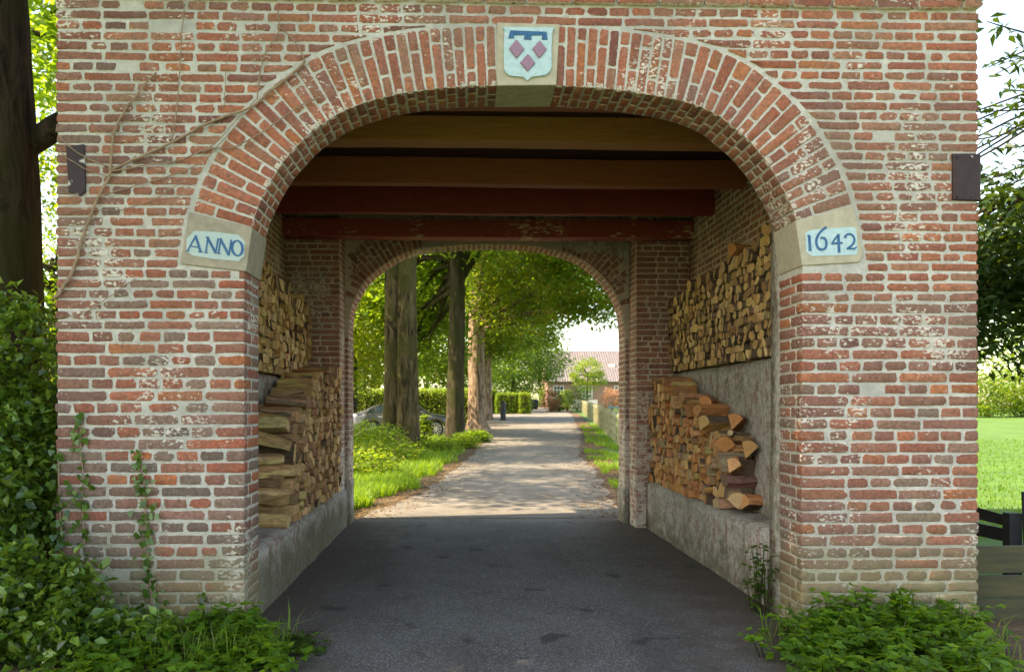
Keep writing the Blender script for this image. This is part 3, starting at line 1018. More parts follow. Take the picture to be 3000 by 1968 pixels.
def stroke(pts, w, mapf):
    """a pen stroke as a raised ribbon; w: width(s) in crop pixels"""
    n = len(pts)
    ws = w if hasattr(w, '__len__') else [w] * n
    Lp, Rp = [], []
    for i in range(n):
        a, b = pts[max(i - 1, 0)], pts[min(i + 1, n - 1)]
        dx, dy = b[0] - a[0], b[1] - a[1]
        l = math.hypot(dx, dy)
        nx, ny = -dy / l * ws[i] / 2, dx / l * ws[i] / 2
        Lp.append(mapf(pts[i][0] + nx, pts[i][1] + ny))
        Rp.append(mapf(pts[i][0] - nx, pts[i][1] - ny))
    return Lp + Rp[::-1]
def letter(name, strokes, mapf, parent):
    b = MB()
    for i, (pts, w) in enumerate(strokes):
        n = len(pts)
        ws = w if hasattr(w, '__len__') else [w] * n
        ribbon = stroke(pts, ws, mapf)
        k = len(pts)
        for q in range(k - 1):
            quad = [ribbon[q], ribbon[q + 1], ribbon[2 * k - 2 - q], ribbon[2 * k - 1 - q]]
            b.prism(quad, fm_front, -0.0205 - 0.0004 * (i % 4), -0.014)
    return part(b.build(name, M['blue_deep']), parent)
letter('letter', [([(150, 1252), (101, 1338)], [9, 8]), ([(147, 1252), (176, 1345)], [13, 13]), ([(122, 1313), (170, 1319)], 6), ([(92, 1338), (112, 1340)], 5), ([(163, 1345), (188, 1347)], 5)], AN, anno_stone)
letter('letter', [([(218, 1260), (206, 1349)], 9), ([(213, 1260), (263, 1353)], 14), ([(276, 1268), (262, 1352)], 9), ([(196, 1347), (217, 1351)], 5), ([(205, 1259), (224, 1262)], 5)], AN, anno_stone)
letter('letter', [([(291, 1270), (278, 1353)], 9), ([(287, 1268), (337, 1364)], 14), ([(351, 1276), (337, 1364)], 9), ([(268, 1352), (290, 1356)], 5)], AN, anno_stone)
ell = [(385 + 30 * math.cos(t) - 3 * math.sin(t), 1322 - 43 * math.sin(t) + 2) for t in np.linspace(0, 2 * math.pi, 19)]
letter('letter', [(ell, [8 + 7 * abs(math.cos(t)) for t in np.linspace(0, 2 * math.pi, 19)])], AN, anno_stone)
letter('digit', [([(705, 668), (722, 935)], 46), ([(672, 672), (710, 664)], 22), ([(690, 930), (752, 928)], 18)], DN, date_stone)
letter('digit', [(catmull([(1010, 525), (940, 570), (872, 650), (832, 740), (836, 830), (872, 898), (930, 918), (988, 888), (1008, 810), (990, 740), (950, 712), (905, 712)], 3), 40)], DN, date_stone)
letter('digit', [([(1215, 645), (1232, 970)], 44), ([(1212, 650), (1100, 815)], 26), ([(1098, 812), (1290, 798)], 34)], DN, date_stone)
letter('digit', [(catmull([(1330, 712), (1358, 662), (1410, 645), (1468, 670), (1498, 740), (1478, 810), (1420, 868), (1368, 906)], 3), 36), ([(1362, 900), (1500, 902), (1540, 862)], [26, 34, 14])], DN, date_stone)

# --- iron wall anchors
def plate(name, px, mat, lab):
    pts = [P(u, v) for u, v in px]
    o = face_prism(name, pts, mat, 0.002, 0.022, gate, 0.003)
    o['label'] = lab
    return o
p1 = plate('anchor_plate', [(197, 433), (250, 425), (254, 560), (240, 576), (205, 565)], M['rust_old'], 'flaking dark iron wall plate')
pr = [P(2787, 452), P(2853, 453), P(2856, 590), P(2788, 588)]
p2 = face_prism('anchor_plate', [pr[0], (XR + 0.022, pr[1][1]), (XR + 0.022, pr[2][1]), pr[3]], M['rust'], -0.09, 0.022, gate, 0.006)
p2['label'] = 'brown painted iron corner plate'
b = MB()
for u, v in ((2800, 463), (2800, 578), (2840, 463), (2840, 578)):
    x, z = P(u, v)
    b.lathe([(0.010, -0.027), (0.007, -0.030), (0.001, -0.031)], (x, 0, z), 8, 'y')
part(b.build('rivets', M['rust_old']), p2)['kind'] = 'stuff'

# --- inside: ledges, thick lower walls, upper walls
YB = 5.0            # face of the rear piers
YA0, YA1 = 5.42, 5.86
LEDGE_L, LEDGE_R = 0.50, 0.61
XL1, XR1 = -2.06, 2.80
XL2, XR2 = -2.30, 3.00
UPZ_L, UPZ_R = 1.95, 2.05
def blk(name, mat, x0, x1, y0, y1, z0, z1, sub=True):
    """a solid with slightly uneven faces"""
    bm = bmesh.new()
    bmesh.ops.create_cube(bm, size=1.0)
    for v in bm.verts:
        v.co = Vector(((x0 + x1) / 2 + v.co.x * (x1 - x0), (y0 + y1) / 2 + v.co.y * (y1 - y0), (z0 + z1) / 2 + v.co.z * (z1 - z0)))
    if sub:
        bmesh.ops.bevel(bm, geom=list(bm.edges), offset=0.02, segments=2, affect='EDGES')
        bmesh.ops.subdivide_edges(bm, edges=[e for e in bm.edges if e.calc_length() > 0.5], cuts=9, use_grid_fill=True)
        for v in bm.verts:
            p = v.co * 2.3
            v.co += Vector((mnoise.noise(p), mnoise.noise(p + Vector((9, 0, 0))), mnoise.noise(p + Vector((0, 9, 0))))) * 0.012
        for f in bm.faces: f.smooth = True
    me = bpy.data.meshes.new(name)
    bm.to_mesh(me); bm.free()
    me.materials.append(mat)
    return part(link(bpy.data.objects.new(name, me)))
blk('ledge_wall', M['plaster_moss'], XL + 0.02, JL - 0.02, THK - 0.05, YB + 0.3, -0.2, LEDGE_L)
blk('ledge_wall', M['plaster'], JR + 0.005, XR - 0.02, 0.62, YB + 0.3, -0.2, LEDGE_R)
blk('niche_wall', M['plaster'], XL + 0.03, XL1, THK - 0.05, YB + 0.3, LEDGE_L - 0.05, UPZ_L)
blk('niche_wall', M['plaster'], XR1, XR - 0.03, THK - 0.05, YB + 0.3, LEDGE_R - 0.05, UPZ_R)
blk('plastered_reveal', M['plaster'], JR + 0.004, XR - 0.04, THK - 0.06, 0.64, -0.2, 3.3)
lw = blk('upper_wall', M['mortar_in'], XL + 0.04, XL2, THK - 0.05, YB + 0.3, UPZ_L - 0.05, 4.6, False)
rw = blk('upper_wall', M['mortar_in'], XR2, XR - 0.05, THK - 0.05, YB + 0.3, UPZ_R - 0.05, 4.6, False)
inb = Bricks()
incol = lambda a, b_: pick(IN)
for side, X, Nn in ((-1, XL2, Vector((1, 0, 0))), (1, XR2, Vector((-1, 0, 0)))):
    z, k = UPZ_L + 0.5, 0
    while z < 4.4:
        course(lambda q: THK + 0.02, lambda q: YB - 0.02, z, z + 0.075, k % 2 == 0, 0.31, 0.15, 0, inb, Vector((X, 0, 0)), Vector((0, 1, 0)), AZ, Nn, incol, 0.014, jit=0.002, depth=0.012)
        z += 0.075; k += 1
# rear piers, facing the passage mouth
PL, PR_ = P(996, 1100, YB)[0], P(1863, 1100, YB)[0]
pier_l = blk('rear_pier', M['mortar_in'], XL + 0.05, PL, YB, YA1 - 0.03, -0.2, 4.6, False)
pier_r = blk('rear_pier', M['mortar_in'], PR_, XR - 0.06, YB, YA1 - 0.03, -0.2, 4.6, False)
for x0, x1 in ((XL2 - 0.3, PL), (PR_, XR2 + 0.3)):
    z, k = 0.02, 0
    while z < 4.3:
        course(lambda q: x0, lambda q: x1, z, z + 0.0745, k % 2 == 0, 0.29, 0.14, 0, inb, Vector((0, YB, 0)), AX, AZ, NY, incol, 0.014, jit=0.002, depth=0.012, wrap=(0.006 if x0 == PR_ else 0, -0.006 if x1 == PL else 0))
        z += 0.0745; k += 1
# returns of the piers
for X, Nn in ((PL, Vector((1, 0, 0))), (PR_, Vector((-1, 0, 0)))):
    z = 0.02
    while z < 4.1:
        q = [(0.0, z + 0.007), (YA0 - YB - 0.012, z + 0.007), (YA0 - YB - 0.012, z + 0.068), (0.0, z + 0.068)]
        inb.add(Vector((X, YB, 0)), Vector((0, 1, 0)), AZ, Nn, q, pick(IN), depth=0.012, proud=0.006)
        z += 0.0745
# rear arch wall
bpx = [(1035, 1480), (1034, 1150), (1034, 1010), (1036, 953), (1043, 908), (1058, 874), (1081, 836), (1115, 805), (1148, 782), (1182, 762), (1227, 748), (1271, 742), (1361, 735), (1425, 733),
       (1500, 735), (1574, 741), (1628, 753), (1668, 766), (1709, 788), (1749, 824), (1776, 857), (1797, 897), (1807, 932), (1811, 973), (1813, 1040), (1813, 1150), (1813, 1480)]
rear = Curve2(catmull([P(u, v, YA1) for u, v in bpx], 5))
RX0, RX1 = rear.p[0][0], rear.p[-1][0]
pts = [(PL - 0.1, -0.2), (PL - 0.1, 5.3), (PR_ + 0.1, 5.3), (PR_ + 0.1, -0.2), (RX1, -0.2)] + [tuple(p) for p in rear.p[::-1] if p[1] > 0.25] + [(RX0, -0.2)]
mb = MB()
mb.prism(pts, fm_front, YA0, YA1)
rear_wall = part(mb.build('rear_arch_wall', M['mortar_in']))
fr0, fr1 = rear.near(*P(1034, 990, YA1)), rear.near(*P(1812, 990, YA1))
n = int((fr1 - fr0) / 0.072)
for i in range(n):
    ta, tb = fr0 + (fr1 - fr0) * i / n, fr0 + (fr1 - fr0) * (i + 1) / n
    pa, pb = rear.at(ta), rear.at(tb)
    tga, tgb = rear.tan(ta), rear.tan(tb)
    na, nb = np.array([-tga[1], tga[0]]), np.array([-tgb[1], tgb[0]])
    u = (i + 0.5) / n
    if not 0.33 < u < 0.70:
        lv = (-0.004, 0.15, 0.30, 0.42) if i % 2 else (-0.004, 0.22, 0.42)
        for a, b in zip(lv[:-1], lv[1:]):
            d = pb - pa; d = d / np.linalg.norm(d) * 0.007
            q = [pb + nb * (a + 0.006) - d, pb + nb * (b - 0.006) - d, pa + na * (b - 0.006) + d, pa + na * (a + 0.006) + d]
            if all(PL - 0.02 < p[0] < PR_ + 0.02 for p in q):
                inb.add(Vector((0, YA0, 0)), AX, AZ, NY, q, pick(IN), depth=0.012)
    d = pb - pa; L = np.linalg.norm(d)
    nm = -(na + nb) / 2
    for a, b in (((0.0, 0.2), (0.2, 0.43)) if i % 2 else ((0.0, 0.13), (0.13, 0.3), (0.3, 0.43))):
        inb.add(Vector((pa[0], YA0, pa[1])), Vector((d[0] / L, 0, d[1] / L)), Vector((0, 1, 0)), Vector((nm[0], 0, nm[1])).normalized(),
                [(0.006, a + 0.006), (L - 0.006, a + 0.006), (L - 0.006, b - 0.006), (0.006, b - 0.006)], pick(UP), depth=0.012)
for X, Nn, lo, hi in ((RX0, Vector((1, 0, 0)), PL, RX0), (RX1, Vector((-1, 0, 0)), RX1, PR_)):
    z, k = 0.02, 0
    while z < rear.at(fr0)[1] - 0.05:
        for a, b in (((0.0, 0.2), (0.21, 0.43)) if k % 2 else ((0.0, 0.13), (0.14, 0.43))):
            inb.add(Vector((X, YA0, 0)), Vector((0, 1, 0)), AZ, Nn, [(a, z + 0.007), (b, z + 0.007), (b, z + 0.068), (a, z + 0.068)], pick(IN), depth=0.012)
        if hi - lo > 0.05:
            inb.add(Vector((0, YA0, 0)), AX, AZ, NY, [(lo + 0.005, z + 0.007), (hi - 0.005, z + 0.007), (hi - 0.005, z + 0.068), (lo + 0.005, z + 0.068)], pick(IN), depth=0.012)
        z += 0.0745; k += 1
inb.joined(inb.items, 'inner_brickwork', M['brick_in'], gate)
# plaster band over the rear arch
top = [tuple(p) for p in rear.p if P(1255, 900, YA0)[0] < p[0] < P(1700, 900, YA0)[0]]
poly = [(x, z + 0.07) for x, z in top] + [(top[-1][0] + 0.3, top[-1][1] + 0.1), (PR_ - 0.01, 3.62), (PR_ - 0.01, 4.3), (top[0][0] - 0.15, 4.3)]
mb = MB(); mb.prism(poly, fm_front, YA0 - 0.018, YA0 + 0.02)
part(mb.build('plaster_band', M['plaster']))
# low plaster feet of the rear jambs
for x0, x1, h in ((PL + 0.003, RX0 + 0.012, 0.62), (RX1 - 0.012, PR_ - 0.003, 0.5)):
    if x1 - x0 > 0.02:
        blk('jamb_guard', M['plaster'], x0, x1, YA0 - 0.03, YA1 + 0.02, -0.1, h)

# --- ceiling and beams
def beam(name, mat, y, z0, h, w, x0=XL2 - 0.1, x1=XR2 + 0.1, tilt=0.0):
    bm = bmesh.new()
    n = 24
    rows = []
    for i in range(n + 1):
        x = x0 + (x1 - x0) * i / n
        dz = 0.006 * math.sin(x * 1.3 + y) + random.uniform(-0.002, 0.002)
        c = 0.012
        prof = [(0, c), (c, 0), (w - c, 0), (w, c), (w, h), (0, h)]
        rows.append([bm.verts.new((x, y + a + random.uniform(-.0015, .0015), z0 + b_ + dz + tilt * x)) for a, b_ in prof])
    for i in range(n):
        for k in range(6):
            bm.faces.new((rows[i][k], rows[i][(k + 1) % 6], rows[i + 1][(k + 1) % 6], rows[i + 1][k]))
    bm.faces.new(rows[0]); bm.faces.new(rows[-1][::-1])
    bmesh.ops.recalc_face_normals(bm, faces=bm.faces)
    me = bpy.data.meshes.new(name)
    bm.to_mesh(me); bm.free()
    me.materials.append(mat)
    return part(link(bpy.data.objects.new(name, me)))
beam('ceiling_beam', M['beam_brown'], 1.55, 3.985, 0.24, 0.22)
beam('ceiling_beam', M['beam_dark'], 2.75, 3.93, 0.27, 0.15)
beam('ceiling_beam', M['beam_red'], 3.86, 3.89, 0.30, 0.13)
beam('ceiling_beam', M['beam_peel'], 4.72, 3.79, 0.22, 0.26)
beam('ceiling_beam', M['beam_dark'], 0.62, 3.99, 0.24, 0.22)
for i in range(24):
    y0 = THK + 0.005 + i * 0.19
    blk('ceiling_board', M['board'], XL2 - 0.05, XR2 + 0.05, y0, y0 + 0.184, 4.205 + random.uniform(0, 0.006), 4.235, False)
# --- outer side walls and roof
blk('side_wall', M['house_brick'], XL + 0.005, XL + 0.3, THK - 0.02, YA1, -0.2, ZTOP - 0.01, False)
blk('side_wall', M['house_brick'], XR - 0.3, XR - 0.005, THK - 0.02, YA1, -0.2, ZTOP - 0.01, False)
mb = MB()
e, rz_, ry = 0.32, 7.6, YA1 / 2
mb.add([(XL - e, -e, ZTOP), (XR + e, -e, ZTOP), (XR + e, YA1 + e, ZTOP), (XL - e, YA1 + e, ZTOP), (XL + 1.2, ry, rz_), (XR - 1.2, ry, rz_),
        (XL - e, -e, ZTOP - 0.08), (XR + e, -e, ZTOP - 0.08), (XR + e, YA1 + e, ZTOP - 0.08), (XL - e, YA1 + e, ZTOP - 0.08)],
       [(0, 1, 5, 4), (1, 2, 5), (2, 3, 4, 5), (3, 0, 4), (6, 7, 1, 0), (7, 8, 2, 1), (8, 9, 3, 2), (9, 6, 0, 3), (9, 8, 7, 6)])
part(mb.build('roof', M['slate']))

# ------------------------------------------------------------------ firewood
def clip(poly, nx, nz, d):
    """keep the side n.p <= d"""
    out = []
    k = len(poly)
    for i in range(k):
        a, b = poly[i], poly[(i + 1) % k]
        da, db = a[0] * nx + a[1] * nz - d, b[0] * nx + b[1] * nz - d
        if da <= 0: out.append(a)
        if (da < 0 < db) or (db < 0 < da):
            t = da / (da - db)
            out.append((a[0] + (b[0] - a[0]) * t, a[1] + (b[1] - a[1]) * t))
    return out
def inside(poly, p):
    c = False
    k = len(poly)
    for i in range(k):
        a, b = poly[i], poly[(i + 1) % k]
        if (a[1] > p[1]) != (b[1] > p[1]) and p[0] < (b[0] - a[0]) * (p[1] - a[1]) / (b[1] - a[1]) + a[0]:
            c = not c
    return c
def pack(region, size, seed):
    """log cells over a region of the (y, z) face; list of (polygon, centre)"""
    rg = random.Random(seed)
    y0, y1 = min(p[0] for p in region), max(p[0] for p in region)
    z0, z1 = min(p[1] for p in region), max(p[1] for p in region)
    pts = []
    h = size * 0.86
    r = 0
    z = z0 + size * 0.45
    while z < z1:
        y = y0 + (size * 0.5 if r % 2 else 0.1 * size)
        while y < y1:
            p = (y + rg.uniform(-.28, .28) * size, z + rg.uniform(-.2, .2) * size)
            if inside(region, p): pts.append(p)
            y += size * rg.uniform(0.75, 1.25)
        z += h
        r += 1
    A = np.array(pts)
    cells = []
    for i, p in enumerate(pts):
        d2 = np.hypot(A[:, 0] - p[0], A[:, 1] - p[1])
        nb = np.argsort(d2)[1:13]
        m = size * 0.95
        poly = [(p[0] - m, p[1] - m), (p[0] + m, p[1] - m), (p[0] + m, p[1] + m), (p[0] - m, p[1] + m)]
        for j in nb:
            nx, nz = A[j, 0] - p[0], A[j, 1] - p[1]
            L = math.hypot(nx, nz)
            nx, nz = nx / L, nz / L
            w = 0.5 + rg.uniform(-.03, .03)
            poly = clip(poly, nx, nz, nx * p[0] + nz * p[1] + L * w)
            if len(poly) < 3: break
        if len(poly) >= 3:
            poly = clip(poly, 0, -1, -z0)
        if len(poly) < 3: continue
        cells.append((poly, p))
    return cells
class Logs:
    def __init__(s):
        s.items = []
    def log(s, sect, x0, x1, endc, sidec, wob=0.007, round_=False):
        """sect: section in (y,z); x0 the end that faces the passage"""
        k = len(sect)
        cy, cz = sum(p[0] for p in sect) / k, sum(p[1] for p in sect) / k
        dy, dz = random.uniform(-.02, .02), random.uniform(-.014, .014)
        sc = random.uniform(0.86, 1.04)
        slant = (random.uniform(-.22, .22), random.uniform(-.22, .22))
        rings = []
        for x, q in ((x0, 0), (x0 + (x1 - x0) * 0.4, 0.4), (x0 + (x1 - x0) * 0.75, 0.75), (x1, 1.0)):
            f = 1 + (sc - 1) * q
            rings.append([(x + ((p[0] - cy) * slant[0] + (p[1] - cz) * slant[1]) * (q == 0) + random.uniform(-.4, .4) * wob, cy + (p[0] - cy) * f + dy * q + random.uniform(-wob, wob) * (q > 0), cz + (p[1] - cz) * f + dz * q + random.uniform(-wob, wob) * (q > 0)) for p in sect])
        V, T, K, E = [], [], [], []
        # one to three neighbouring faces keep their bark, the others are split wood
        nb = k if round_ else random.choice((0, 1, 2, 2, 3))
        b0 = random.randrange(k)
        wood = tuple(c * random.uniform(0.78, 1.05) for c in endc)
        for i in range(k):
            j = (i + 1) % k
            c = sidec if ((i - b0) % k) < nb else vary(wood, 0.12)
            o = len(V)
            for rg_ in rings:
                V += [rg_[i], rg_[j]]; K += [c, c]; E += [-1, -1]
            for q in range(len(rings) - 1):
                a = o + q * 2
                T += [(a, a + 1, a + 3), (a, a + 3, a + 2)]
        for rg_, x in ((rings[0], x0), (rings[-1], x1)):
            o = len(V)
            V += rg_; K += [endc] * k; E += [1] * k
            m = np.array(rg_).mean(0) + np.array([0, random.uniform(-.2, .2) * 0.02, random.uniform(-.2, .2) * 0.02])
            V.append(tuple(m)); K.append(tuple(c * 0.9 for c in endc)); E.append(0)
            for i in range(k): T.append((o + i, o + (i + 1) % k, o + k))
        s.add(np.array(V), np.array(T), np.array(K), E)
    def add(s, V, T, K, E):
        c = V.mean(0)
        u, v, d = proj(*c)
        vis = (0 < u < 3000)
        s.items.append((V, T, K, c, (np.ptp(V[:, 1]) * np.ptp(V[:, 2])) / max(d, 1) ** 2 * (1 if vis else 0), E))
    def free(s, size, L, loc, rot, endc, sidec, kind='split'):
        """a loose log lying at an angle; its axis is x before turning"""
        k = 7
        if kind == 'round':
            sect = [(size * 0.5 * math.cos(2 * math.pi * i / 9), size * 0.5 * math.sin(2 * math.pi * i / 9)) for i in range(9)]
        else:
            a = random.uniform(1.2, 2.2)
            sect = [(0, -0.3 * size)] + [(size * 0.62 * math.sin(-a / 2 + a * i / 4), -0.3 * size + size * 0.85 * math.cos(-a / 2 + a * i / 4)) for i in range(5)]
        tmp = Logs()
        tmp.log(sect, -L / 2, L / 2, endc, sidec, 0.012, kind == 'round')
        V, T, K, _, _, E = tmp.items[0]
        Mx = Matrix.Rotation(rot[2], 3, 'Z') @ Matrix.Rotation(rot[1], 3, 'Y') @ Matrix.Rotation(rot[0], 3, 'X')
        V = V @ np.array(Mx).T + np.array(loc)
        s.add(V, T, K, E)

def shrink(poly, f, rnd=0):
    k = len(poly)
    cy, cz = sum(p[0] for p in poly) / k, sum(p[1] for p in poly) / k
    return [(cy + (p[0] - cy) * f, cz + (p[1] - cz) * f) for p in poly]
def rounded(poly, f, n=9):
    k = len(poly)
    cy, cz = sum(p[0] for p in poly) / k, sum(p[1] for p in poly) / k
    ar = abs(sum(poly[i][0] * poly[(i + 1) % k][1] - poly[(i + 1) % k][0] * poly[i][1] for i in range(k)) / 2)
    r = math.sqrt(ar / math.pi)
    out = []
    for i in range(n):
        t = 2 * math.pi * i / n
        d = (math.cos(t), math.sin(t))
        best = 9
        for q in range(k):
            a, b = poly[q], poly[(q + 1) % k]
            ex, ez = b[0] - a[0], b[1] - a[1]
            den = d[0] * ez - d[1] * ex
            if abs(den) < 1e-9: continue
            tt = ((a[0] - cy) * ez - (a[1] - cz) * ex) / den
            if tt > 0: best = min(best, tt)
        rr = 0.55 * min(best, 1.2 * r) + 0.45 * min(r, best)
        out.append((cy + d[0] * rr * f, cz + d[1] * rr * f))
    return out
def vary(c, a=0.18):
    k = 1 + random.uniform(-a, a)
    return tuple(max(0.01, x * k * (1 + random.uniform(-0.05, 0.05))) for x in c)
TAN = [(0.76, 0.49, 0.21), (0.70, 0.44, 0.18), (0.80, 0.55, 0.27), (0.60, 0.36, 0.15), (0.46, 0.28, 0.13)]
ORG = [(0.70, 0.36, 0.15), (0.66, 0.29, 0.11), (0.76, 0.49, 0.23), (0.55, 0.26, 0.11), (0.72, 0.41, 0.18), (0.48, 0.34, 0.20)]
BRN = [(0.68, 0.42, 0.20), (0.54, 0.32, 0.15), (0.76, 0.51, 0.26), (0.42, 0.25, 0.13), (0.60, 0.37, 0.20)]
BARK = [(0.16, 0.115, 0.08), (0.12, 0.085, 0.06), (0.22, 0.15, 0.10), (0.28, 0.18, 0.11)]
WOOD = [(0.54, 0.32, 0.15), (0.44, 0.24, 0.12), (0.60, 0.39, 0.20)]

stacks = []
# high stack under the beams, beside the 1642 stone: thin round poles
s1 = Logs()
reg = [(0.75, UPZ_R + 0.006), (0.75, 3.28), (1.5, 3.22), (2.1, 3.05), (2.5, 3.12), (3.1, 3.02), (3.7, 3.07), (4.3, 2.98), (YB - 0.03, 3.0), (YB - 0.03, UPZ_R + 0.006)]
for poly, p in pack(reg, 0.098, 11):
    rnd_ = random.random() > 0.15
    sec = rounded(poly, random.uniform(0.88, 1.0)) if rnd_ else shrink(poly, 0.95)
    far = max(0, (p[0] - 1.0) / 4)
    s1.log(sec, XR1 - 0.03 - random.uniform(0, 0.055), XR1 + 0.19, vary(random.choice(TAN)), vary(random.choice(BARK)), round_=rnd_)
s1.free(0.17, 0.30, (2.86, 2.45, 3.17), (0.4, 0.0, 0.25), vary(ORG[1]), vary(BARK[0]))
stacks.append((s1, 'firewood_pole', ('round pole', 'high stack behind the 1642 stone'), 'poles in the high stack behind the 1642 stone', 85))
# high stack, ANNO side: narrow split pieces
s2 = Logs()
reg = [(0.75, UPZ_L + 0.006), (0.75, 3.05), (1.8, 3.08), (2.4, 3.1), (2.8, 3.0), (3.3, 2.98), (3.9, 2.86), (4.4, 2.9), (YB - 0.03, 2.82), (YB - 0.03, UPZ_L + 0.006)]
for poly, p in pack(reg, 0.105, 12):
    s2.log(shrink(poly, random.uniform(0.86, 0.97)), XL1 + 0.03 + random.uniform(0, 0.06), XL1 - 0.2, vary(random.choice(TAN + [BRN[2]])), vary(random.choice(BARK)))
stacks.append((s2, 'split_log', ('narrow split log', 'high stack behind the ANNO stone'), 'split logs in the high stack behind the ANNO stone', 60))
# low stack on the ledge, 1642 side
s3 = Logs()
reg = [(2.08, LEDGE_R + 0.006), (2.0, 1.08), (2.4, 1.28), (3.1, 1.54), (3.65, 1.70), (4.1, 1.84), (YB - 0.04, 1.86), (YB - 0.04, LEDGE_R + 0.006)]
for poly, p in pack(reg, 0.112, 13):
    sec = shrink(poly, random.uniform(0.86, 0.97))
    if random.random() < 0.07: sec = rounded(poly, 0.8)
    x0 = JR + 0.05 + random.uniform(-0.03, 0.06)
    s3.log(sec, x0, x0 + random.uniform(0.27, 0.31), vary(random.choice(ORG)), vary(random.choice(BARK + WOOD)))
# tumbled front of that stack: (size, length, (x, y, z), turn about z, tilt, end, side)
for sz, L, loc, rz_, ty, e_, sd in [
    (0.20, 0.30, (2.60, 1.93, 0.70), 1.35, 0.0, BRN[2], WOOD[2]), (0.19, 0.28, (2.74, 1.82, 0.69), 0.35, 0.05, ORG[0], BARK[1]),
    (0.21, 0.34, (2.66, 1.98, 0.86), 0.12, 0.0, BARK[2], BARK[0]), (0.18, 0.30, (2.58, 1.92, 1.01), 1.1, 0.15, ORG[4], WOOD[1]),
    (0.19, 0.30, (2.73, 1.95, 1.02), 0.3, 0.1, ORG[1], BARK[0]), (0.22, 0.32, (2.71, 1.93, 1.19), 1.25, -0.1, ORG[0], WOOD[0]),
    (0.18, 0.34, (2.64, 2.12, 1.27), 0.1, 0.05, BRN[1], BARK[0]), (0.20, 0.30, (2.56, 2.15, 1.20), 1.3, 0.1, ORG[1], ORG[1]),
    (0.20, 0.28, (2.70, 2.22, 1.42), 1.1, 0.1, ORG[1], ORG[3]), (0.19, 0.36, (2.60, 2.48, 1.42), 0.35, 0.0, TAN[1], BARK[0]),
    (0.18, 0.34, (2.62, 2.75, 1.53), 0.25, 0.05, ORG[3], BARK[1]), (0.17, 0.30, (2.69, 3.05, 1.62), 0.9, 0.1, ORG[1], WOOD[1]),
    (0.17, 0.33, (2.60, 3.3, 1.68), 0.2, 0.0, BRN[1], BARK[1]), (0.13, 0.32, (2.58, 3.75, 1.78), 0.0, 0.0, ORG[1], ORG[3]),
    (0.13, 0.34, (2.60, 4.05, 1.89), 0.05, 0.0, ORG[3], ORG[3]), (0.10, 0.34, (2.60, 4.45, 1.92), 0.0, 0.0, BRN[1], BRN[3]), (0.09, 0.34, (2.60, 4.7, 1.93), 0.05, 0.0, BRN[1], BRN[3])]:
    s3.free(sz, L, loc, (random.uniform(-0.6, 0.6), ty, rz_), vary(e_, 0.1), vary(sd, 0.15))
s3.free(0.055, 0.3, (2.58, 2.0, 1.345), (0, 0.1, 1.2), (0.56, 0.42, 0.25), BARK[2], 'round')
stacks.append((s3, 'split_log', ('split log', 'low stack on the 1642 side'), 'split logs in the low stack on the 1642 side', 85))
# low stack on the ledge, ANNO side
s4 = Logs()
reg = [(2.15, LEDGE_L + 0.006), (2.0, 0.75), (2.2, 0.95), (2.02, 1.15), (2.2, 1.36), (2.6, 1.58), (3.2, 1.86), (4.2, 2.0), (YB - 0.04, 2.05), (YB - 0.04, LEDGE_L + 0.006)]
for poly, p in pack(reg, 0.105, 14):
    x0 = JL - 0.06 + random.uniform(-0.05, 0.03)
    s4.log(shrink(poly, random.uniform(0.84, 0.96)), x0, x0 - random.uniform(0.36, 0.43), vary(random.choice(BRN)), vary(random.choice(BARK + WOOD + WOOD)))
for sz, L, loc, rz_, ty, e_, sd in [
    (0.20, 0.42, (-1.83, 1.88, 0.58), 0.1, 0.04, BRN[2], BARK[3]), (0.19, 0.44, (-1.82, 1.90, 0.74), 0.12, 0.06, BRN[0], WOOD[2]),
    (0.15, 0.40, (-1.84, 1.86, 0.90), 0.05, 0.02, BRN[3], BARK[1]), (0.16, 0.40, (-1.83, 1.92, 1.0), 0.1, -0.03, BRN[2], WOOD[0]),
    (0.17, 0.42, (-1.84, 1.95, 1.13), 0.15, 0.03, BRN[2], WOOD[2]), (0.16, 0.44, (-1.84, 1.95, 1.27), 0.1, 0.22, BRN[1], BARK[0]),
    (0.17, 0.40, (-1.82, 2.02, 1.41), 0.1, 0.0, BRN[2], WOOD[2]), (0.14, 0.40, (-1.83, 2.25, 1.50), 0.1, 0.1, BRN[3], BARK[0]),
    (0.15, 0.40, (-1.82, 2.55, 1.62), 0.1, 0.05, BRN[1], BARK[2]), (0.10, 0.42, (-1.82, 2.85, 1.74), 0.2, -0.25, TAN[0], BARK[3]),
    (0.16, 0.40, (-1.82, 3.1, 1.84), 0.1, 0.0, BRN[3], BARK[1]), (0.14, 0.42, (-1.81, 3.5, 1.93), 0.1, 0.05, ORG[3], ORG[3])]:
    loc = (loc[0] + random.uniform(-.05, .06), loc[1] + random.uniform(-.1, .04), loc[2])
    s4.free(sz, L * random.uniform(0.8, 1.05), loc, (random.uniform(-3, 3), ty + random.uniform(-.09, .09), rz_ + random.uniform(-.3, .25)), vary(e_, 0.1), vary(sd, 0.15))
stacks.append((s4, 'split_log', ('split log', 'low stack on the ANNO side'), 'split logs in the low stack on the ANNO side', 70))
